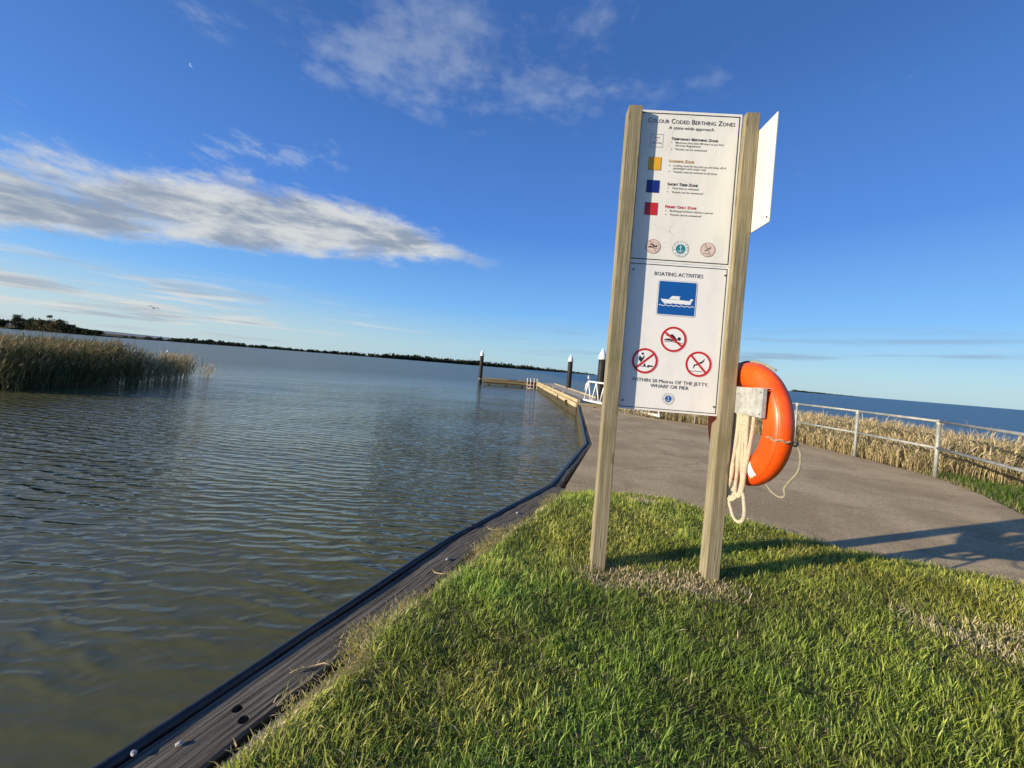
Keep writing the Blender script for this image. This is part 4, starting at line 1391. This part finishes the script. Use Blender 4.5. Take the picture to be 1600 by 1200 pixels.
for (x, y, h, w, lb, kd) in tree_spots:
    tr = empty('shore_tree', (x, y, .6)); tag(tr, lb, 'tree', 'trees on the left shore')
    MB().tube([(0, 0, -.8), (.2, 0, h * .3), (-.1, .2, h * .62), (.2, .1, h * .85)], .2, 8, radii=[.28, .22, .14, .05]).build('trunk', M['jetty_dark'], tr, smooth=True)
    ps = []
    if kd == 2:
        for _ in range(5): ps.append(leaf_cloud(random.uniform(-w, w) * .7, random.uniform(-2, 2), h * random.uniform(.82, .98), 1.3, 1.2, .6, 90, .22, tc_[kd]))
        for q in range(4): MB().tube([(0, 0, h * .4), (random.uniform(-w, w) * .6, random.uniform(-1, 1), h * .9)], .08, 6).build('limb', M['jetty_dark'], tr)
    else:
        for _ in range(9):
            ps.append(leaf_cloud(random.uniform(-w, w) * .55, random.uniform(-w, w) * .4, h * random.uniform(.28, .72), w * random.uniform(.35, .55), w * .45, h * random.uniform(.2, .3), 260, .42, tc_[kd]))
        ps.append(leaf_cloud(0, 0, h * .3, w * .95, w * .7, h * .33, 500, .5, tc_[kd]))
    v, t, c = merge(ps)
    np_mesh('crown', v, t, M['foliage'], c, tr)

# far hills
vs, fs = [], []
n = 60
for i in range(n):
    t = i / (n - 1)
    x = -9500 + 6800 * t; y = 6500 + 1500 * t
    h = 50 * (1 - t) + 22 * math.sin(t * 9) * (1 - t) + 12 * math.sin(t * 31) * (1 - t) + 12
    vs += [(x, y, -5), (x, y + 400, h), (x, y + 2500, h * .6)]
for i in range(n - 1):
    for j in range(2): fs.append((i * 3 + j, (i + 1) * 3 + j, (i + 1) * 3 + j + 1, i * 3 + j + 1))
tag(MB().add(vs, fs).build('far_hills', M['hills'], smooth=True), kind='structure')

# ================================================================== grass
def scatter(poly, x0, x1, y0, y1, dens):
    n = int((x1 - x0) * (y1 - y0) * dens)
    x = rng.uniform(x0, x1, n); y = rng.uniform(y0, y1, n)
    k_ = poly_mask(poly, x, y)
    return x[k_], y[k_]


def dryness(x, y):
    """bare, dry turf round the two posts and along the worn strip on the right"""
    a = np.array([0.60, 2.27]); b = np.array([1.27, 2.20])
    d1 = line_dist([a, b], x * 1.0, (y + .05))
    dd = np.clip(1.05 - d1 / 0.20, 0, 1) * np.where(y > 2.30, np.clip(1 - (y - 2.30) / .10, 0, 1), 1)
    d2 = line_dist([(2.35, 1.95), (3.1, 1.7), (3.6, 1.2)], x, y)
    dd = np.maximum(dd, np.clip(1.1 - d2 / 0.34, 0, 1) * .5)
    d3 = line_dist([(1.30, 3.62), (1.38, 3.66)], x, y)
    dd = np.maximum(dd, np.clip(1.3 - d3 / .12, 0, 1))
    return dd * (0.55 + 0.9 * vnoise(x, y, 9))


GP = LAWN
parts = []
for (x0, x1, y0, y1, dens) in ((-1.3, 2.5, .75, 1.6, 19000), (-1.3, 2.5, .3, .75, 5000), (2.5, 4.5, .3, 1.6, 4500), (-.9, 3.9, 1.6, 2.8, 14500), (3.9, 4.5, 1.6, 2.4, 5000), (-.4, 3.4, 2.8, 4.05, 9500)):
    x, y = scatter(GP, x0, x1, y0, y1, dens)
    dr = dryness(x, y)
    keep = rng.random(len(x)) > np.clip(dr, 0, 1) * .2
    keep &= line_dist(LAWN_EDGE, x, y) > .15 * (vnoise(x, y, 6.3) - .35)
    x, y, dr = x[keep], y[keep], dr[keep]
    n = len(x)
    ed = line_dist(LAWN_EDGE, x, y); ep = line_dist(PATH_NEAR, x, y)
    z = lawn_z(x, y) - .004
    tuft = vnoise(x, y, 7.5) * .6 + vnoise(x, y, 17) * .4
    L = (.018 + .046 * rng.random(n) ** 1.6) * (.45 + 1.1 * tuft) * (1 - .42 * np.clip(dr, 0, 1))
    L *= np.clip(.5 + ed / .2, .5, 1.0)
    az_ = rng.uniform(0, 2 * math.pi, n) + 0 * x
    # tufts lean together a little
    taz = vnoise(x, y, 3.1) * 4 * math.pi
    az_ = np.where(rng.random(n) < .30, taz + rng.normal(0, .6, n), az_)
    lean = np.abs(rng.normal(.45, .40, n))
    cur = rng.uniform(.2, 1.3, n)
    wd = (.0018 + .0034 * rng.random(n) ** 1.5) * (1 + .25 * (y > 2.6))
    g = rng.random(n)[:, None]
    pal = (np.array([.120, .190, .020]) * (1 - g) + np.array([.46, .54, .10]) * g) * ((.76 + .72 * vnoise(x, y, 4.3)) * (.78 + .44 * vnoise(x, y, 1.4)))[:, None] * np.stack([1 + .22 * np.clip((x - 1) / 1.5, -.3, 1) + .25 * (vnoise(x, y, 1.9) - .5), np.ones(n), np.ones(n)], 1)
    yl = (vnoise(x, y, 2.3) * .7 + rng.random(n) * .5 > .84)[:, None]
    pal = np.where(yl, np.array([.60, .60, .13]) * (.75 + .5 * rng.random((n, 1))), pal)
    edge_dry = np.clip(1.15 - ed / .085, 0, 1) * (.35 + .5 * vnoise(x, y, 6)) + np.clip(1.05 - ep / .05, 0, 1) * .25
    straw = (rng.random(n) < np.clip(np.maximum(dr * .92, edge_dry), 0.025, .85))[:, None]
    sc = np.array([.88, .74, .46]) * (.55 + .6 * rng.random((n, 1)))
    pal = np.where(straw, sc, pal)
    sl = straw[:, 0]
    lean = np.where(sl & (dr < .3), lean + .3, np.where(sl, np.abs(rng.normal(.3, .3, n)), lean)); L = np.where(sl & (dr >= .3), np.maximum(L, .018 + .014 * rng.random(n)), L)
    parts.append(blades(np.stack([x, y, z], 1), az_, lean, L, wd, cur, pal, 3, az_ + math.pi / 2 + rng.normal(0, .5, n)))
# thatch: short flat dead blades lying in the turf
x, y = scatter(GP, -1.2, 3.8, .6, 4.0, 1300)
n = len(x)
parts.append(blades(np.stack([x, y, lawn_z(x, y) + .006 * rng.random(n)], 1), rng.uniform(0, 6.28, n), rng.uniform(1.1, 1.5, n), rng.uniform(.02, .05, n),
                    np.full(n, .0028), rng.uniform(-.1, .3, n), np.array([.55, .45, .25]) * (.5 + .7 * rng.random((n, 1))), 2))
v, t, c = merge(parts)
tag(np_mesh('grass', v, t, M['grass'], c), 'bright green mown grass around the notice board', 'grass', kind='stuff')

# dry fringe that creeps over the timber
parts = []
le = np.array(LAWN_EDGE[1:])
segl = np.hypot(*(le[1:] - le[:-1]).T); cum = np.concatenate([[0], np.cumsum(segl)])
n = 12000
s = rng.uniform(0, cum[-1], n)
i = np.clip(np.searchsorted(cum, s) - 1, 0, len(segl) - 1)
tt = ((s - cum[i]) / segl[i])[:, None]
p = le[i] * (1 - tt) + le[i + 1] * tt
d = (le[i + 1] - le[i]) / segl[i][:, None]
nr = np.stack([-d[:, 1], d[:, 0]], 1)
offs = -.022 + rng.normal(0, .036, n) + .15 * np.maximum(vnoise(p[:, 0], p[:, 1], 5.5) - .45, -.2)
p = p + nr * offs[:, None]
az_ = np.arctan2(nr[:, 1], nr[:, 0]) + rng.normal(0, .9, n)
g = rng.random((n, 1))
pal = np.where(g < .55, np.array([.72, .58, .31]) * (.6 + .6 * rng.random((n, 1))), np.array([.50, .50, .11]) * (.7 + .6 * rng.random((n, 1))))
parts.append(blades(np.stack([p[:, 0], p[:, 1], rng.uniform(-.012, .030, n)], 1), az_, rng.uniform(.4, 1.35, n), rng.uniform(.012, .036, n), rng.uniform(.0018, .0034, n), rng.uniform(0, .9, n), pal, 3))
v, t, c = merge(parts)
tag(np_mesh('dry_grass', v, t, M['grass'], c), 'straw coloured grass fringe creeping over the timber edge', 'grass', kind='stuff')


# single runners lying on the timber
def runner(pts, name_label):
    P = [Vector(p) for p in pts]
    o = MB().tube(P, .0022, 6, radii=[.0028] * (len(P) - 1) + [.001]).build('grass_runner', M['straw'], None, smooth=True)
    m = []
    for k_ in range(26):
        f = random.uniform(0, len(P) - 1.01); i_ = int(f); q = P[i_].lerp(P[i_ + 1], f - i_)
        m.append((q, random.uniform(0, 6.28)))
    rt = np.array([q for q, _ in m]); a_ = np.array([a for _, a in m]); nn = len(m)
    bl = blades(rt, a_, rng.uniform(.3, 1.2, nn), rng.uniform(.012, .030, nn), np.full(nn, .0026), rng.uniform(0, .6, nn), np.array([.42, .36, .16]) * (.7 + .5 * rng.random((nn, 1))), 2)
    np_mesh('leaf_blades', bl[0], bl[1], M['grass'], bl[2], o)
    tag(o, name_label, 'grass runner')


M['straw'] = simple('straw_stem', (.46, .36, .20), .85, 0, .2, 80)
zt = -.004
runner([(-.60, 1.47, .01), (-.63, 1.485, .004), (-.67, 1.475, zt), (-.705, 1.46, zt), (-.735, 1.435, zt)], 'longer dry runner bent across the timber capping')
runner([(-.69, 1.285, .01), (-.685, 1.32, .008), (-.672, 1.355, .004), (-.655, 1.395, zt), (-.645, 1.42, zt)], 'dry tufted runner along the second plank near the bolt holes')
runner([(-.26, 2.18, .01), (-.30, 2.185, 0), (-.345, 2.20, zt), (-.365, 2.225, zt)], 'short dry runner reaching the middle of the timber capping')
runner([(.0, 2.82, .01), (-.02, 2.84, 0), (-.06, 2.845, zt), (-.085, 2.87, zt)], 'pale curled runner on the timber near the far corner')


# ================================================================== reeds
def reeds(x, y, z, H_, pal_fn, leaves=4, lean_az=None, plume=.5, stem_w=.006, seg=3, bend=.25):
    n = len(x)
    ps = []
    la = (lean_az if lean_az is not None else 0) + rng.normal(0, .7, n)
    root = np.stack([x, y, z], 1)
    lean = np.abs(rng.normal(.06, .12, n)); cur = np.abs(rng.normal(bend, .15, n))
    cs = pal_fn(n, 0)
    ps.append(blades(root, la, lean, H_, np.full(n, stem_w), cur, cs, seg, rng.uniform(0, 6.28, n)))
    for k_ in range(leaves):
        f = .10 + .80 * (k_ + rng.random(n)) / leaves
        ang = lean + cur * f * .5
        pt = root + np.stack([np.cos(la) * np.sin(ang), np.sin(la) * np.sin(ang), np.cos(ang)], 1) * (H_ * f)[:, None]
        a = la + rng.normal(0, 1.3, n)
        ps.append(blades(pt, a, rng.uniform(.08, .75, n), H_ * rng.uniform(.24, .52, n), stem_w * rng.uniform(.9, 1.9, n), rng.uniform(.3, 1.5, n), pal_fn(n, 1), 3, a + math.pi / 2))
    if plume:
        k_ = rng.random(n) < plume
        q = ps[0][0].reshape(n, -1, 3)[:, -1][k_]; m_ = len(q)
        for _ in range(3):
            a = la[k_] + rng.normal(0, .5, m_)
            ps.append(blades(q - [0, 0, .06], a, rng.uniform(.1, .7, m_), rng.uniform(.10, .22, m_), np.full(m_, stem_w * 2.0), rng.uniform(.3, 1.2, m_), pal_fn(m_, 2), 3, rng.uniform(0, 6.28, m_)))
    return merge(ps)


def pal_left(n, k_):
    r_ = rng.random((n, 1))
    if k_ == 0: return np.array([.13, .11, .05]) * (.6 + .7 * r_)
    if k_ == 1: return np.where(rng.random((n, 1)) < .6, np.array([.105, .13, .04]), np.array([.26, .21, .10])) * (.6 + .7 * r_)
    return np.array([.34, .26, .15]) * (.6 + .7 * r_)


def pal_right(n, k_):
    r_ = rng.random((n, 1))
    if k_ == 0: return np.array([.46, .37, .20]) * (.55 + .65 * r_)
    if k_ == 1: return np.where(rng.random((n, 1)) < .74, np.array([.62, .50, .26]), np.array([.20, .20, .075])) * (.45 + .8 * r_)
    return np.array([.52, .42, .26]) * (.6 + .6 * r_)


# left bed, standing in the water
BED = [(-34, 8.2), (-20, 8.6), (-12.6, 9.6), (-12.7, 11.2), (-12.9, 12.6), (-13.4, 14.0), (-14.3, 15.2), (-17, 16.0), (-34, 17)]
x, y = scatter(BED, -26, -12, 8, 17, 105)
hh = np.clip(.98 + .35 * (vnoise(x, y, .5) - .4), .7, 1.7) * rng.uniform(.8, 1.12, len(x))
hh *= np.clip(.45 + line_dist(BED[2:8], x, y) * 1.1, .55, 1)
A = reeds(x, y, np.full(len(x), WATER_Z - .05), hh + .2, pal_left, 5, R(20), .55, .010)
BED2 = [(-13.2, 13.6), (-13.3, 14.8), (-13.9, 16.4), (-14.5, 17.6), (-15.3, 17.4), (-15.0, 15.4), (-14.2, 14.0)]
x, y = scatter(BED2, -15.5, -13, 13.4, 17.7, 120)
B = reeds(x, y, np.full(len(x), WATER_Z - .05), rng.uniform(.65, 1.15, len(x)), pal_right, 5, R(20), .5, .010)
x, y = scatter([(-14.6, 18.0), (-15.2, 18.0), (-15.6, 19.6), (-14.9, 19.6)], -16, -14, 18, 20, 34)
C = reeds(x, y, np.full(len(x), WATER_Z - .05), rng.uniform(.4, .85, len(x)), pal_right, 4, R(20), .4, .010)
v, t, c = merge([A, B, C])
tag(np_mesh('reed_bed', v, t, M['reed'], c), 'dark reed bed with pale tops standing in the water on the left', 'reeds', kind='stuff')

# golden reeds on the marsh behind the handrail
RB_ = [(p[0] + .12, p[1] + .05) for p in PATH_FAR[1:7]] + [(7.15, 6.75), (8.3, 5.9), (10.0, 4.9), (14.5, 1.5), (17, 4), (14.8, 9.5), (15.7, 13.0), (14.7, 16.8), (11, 17.7), (7.4, 16.6), (4.7, 13.2)]
parts = []
for (x0, x1, y0, y1, de) in ((3, 10, 3, 18, 330), (10, 18, 1, 18, 190)):
    x, y = scatter(RB_, x0, x1, y0, y1, de)
    z = marsh_z(x, y)
    h = rng.uniform(.36, .70, len(x)) * (.66 + .5 * vnoise(x, y, 1.3))
    h = h * np.clip(.55 + line_dist(PATH_FAR, x, y) * .35, .5, 1) * np.where(rng.random(len(x)) < .02, 1.2, 1)
    parts.append(reeds(x, y, z - .02, h + .05, pal_right, 4, rng.uniform(0, 6.28, len(x)), .25, .0070, 3, .25))
v, t, c = merge(parts)
tag(np_mesh('golden_reeds', v, t, M['reed'], c), 'golden dry reeds covering the marsh behind the handrail', 'reeds', kind='stuff')

# long green grass where the path curves, right of the handrail post
GG = [(7.0, 6.9), (7.4, 6.6), (8.8, 5.7), (10.5, 4.8), (10.5, 1.5), (6.0, 1.5), (5.75, 3.4), (6.02, 4.4), (6.52, 5.16), (6.92, 6.1)]
x, y = scatter(GG, 5.6, 10.6, 1.5, 7.0, 2100)
n = len(x)
fr = np.clip(1.2 - line_dist(PATH_FAR, x, y) / .30, 0, 1)
dry = (rng.random(n) < np.clip(fr * .9 * vnoise(x, y, 2.5) * 1.6, .12, .8))[:, None]
g = rng.random((n, 1))
pal = np.where(dry, np.array([.46, .37, .19]) * (.6 + .6 * g), np.array([.10, .17, .025]) * (.7 + .8 * g))
a = rng.uniform(0, 6.28, n)
v, t, c = blades(np.stack([x, y, np.maximum(marsh_z(x, y), -.06) - .01], 1), a, np.abs(rng.normal(.4, .3, n)), rng.uniform(.06, .19, n) * (1 - .45 * fr), rng.uniform(.004, .008, n), rng.uniform(.3, 1.4, n), pal, 3)
tag(np_mesh('long_grass', v, t, M['grass'], c), 'long green and straw grass beside the curve of the path', 'grass', kind='stuff')
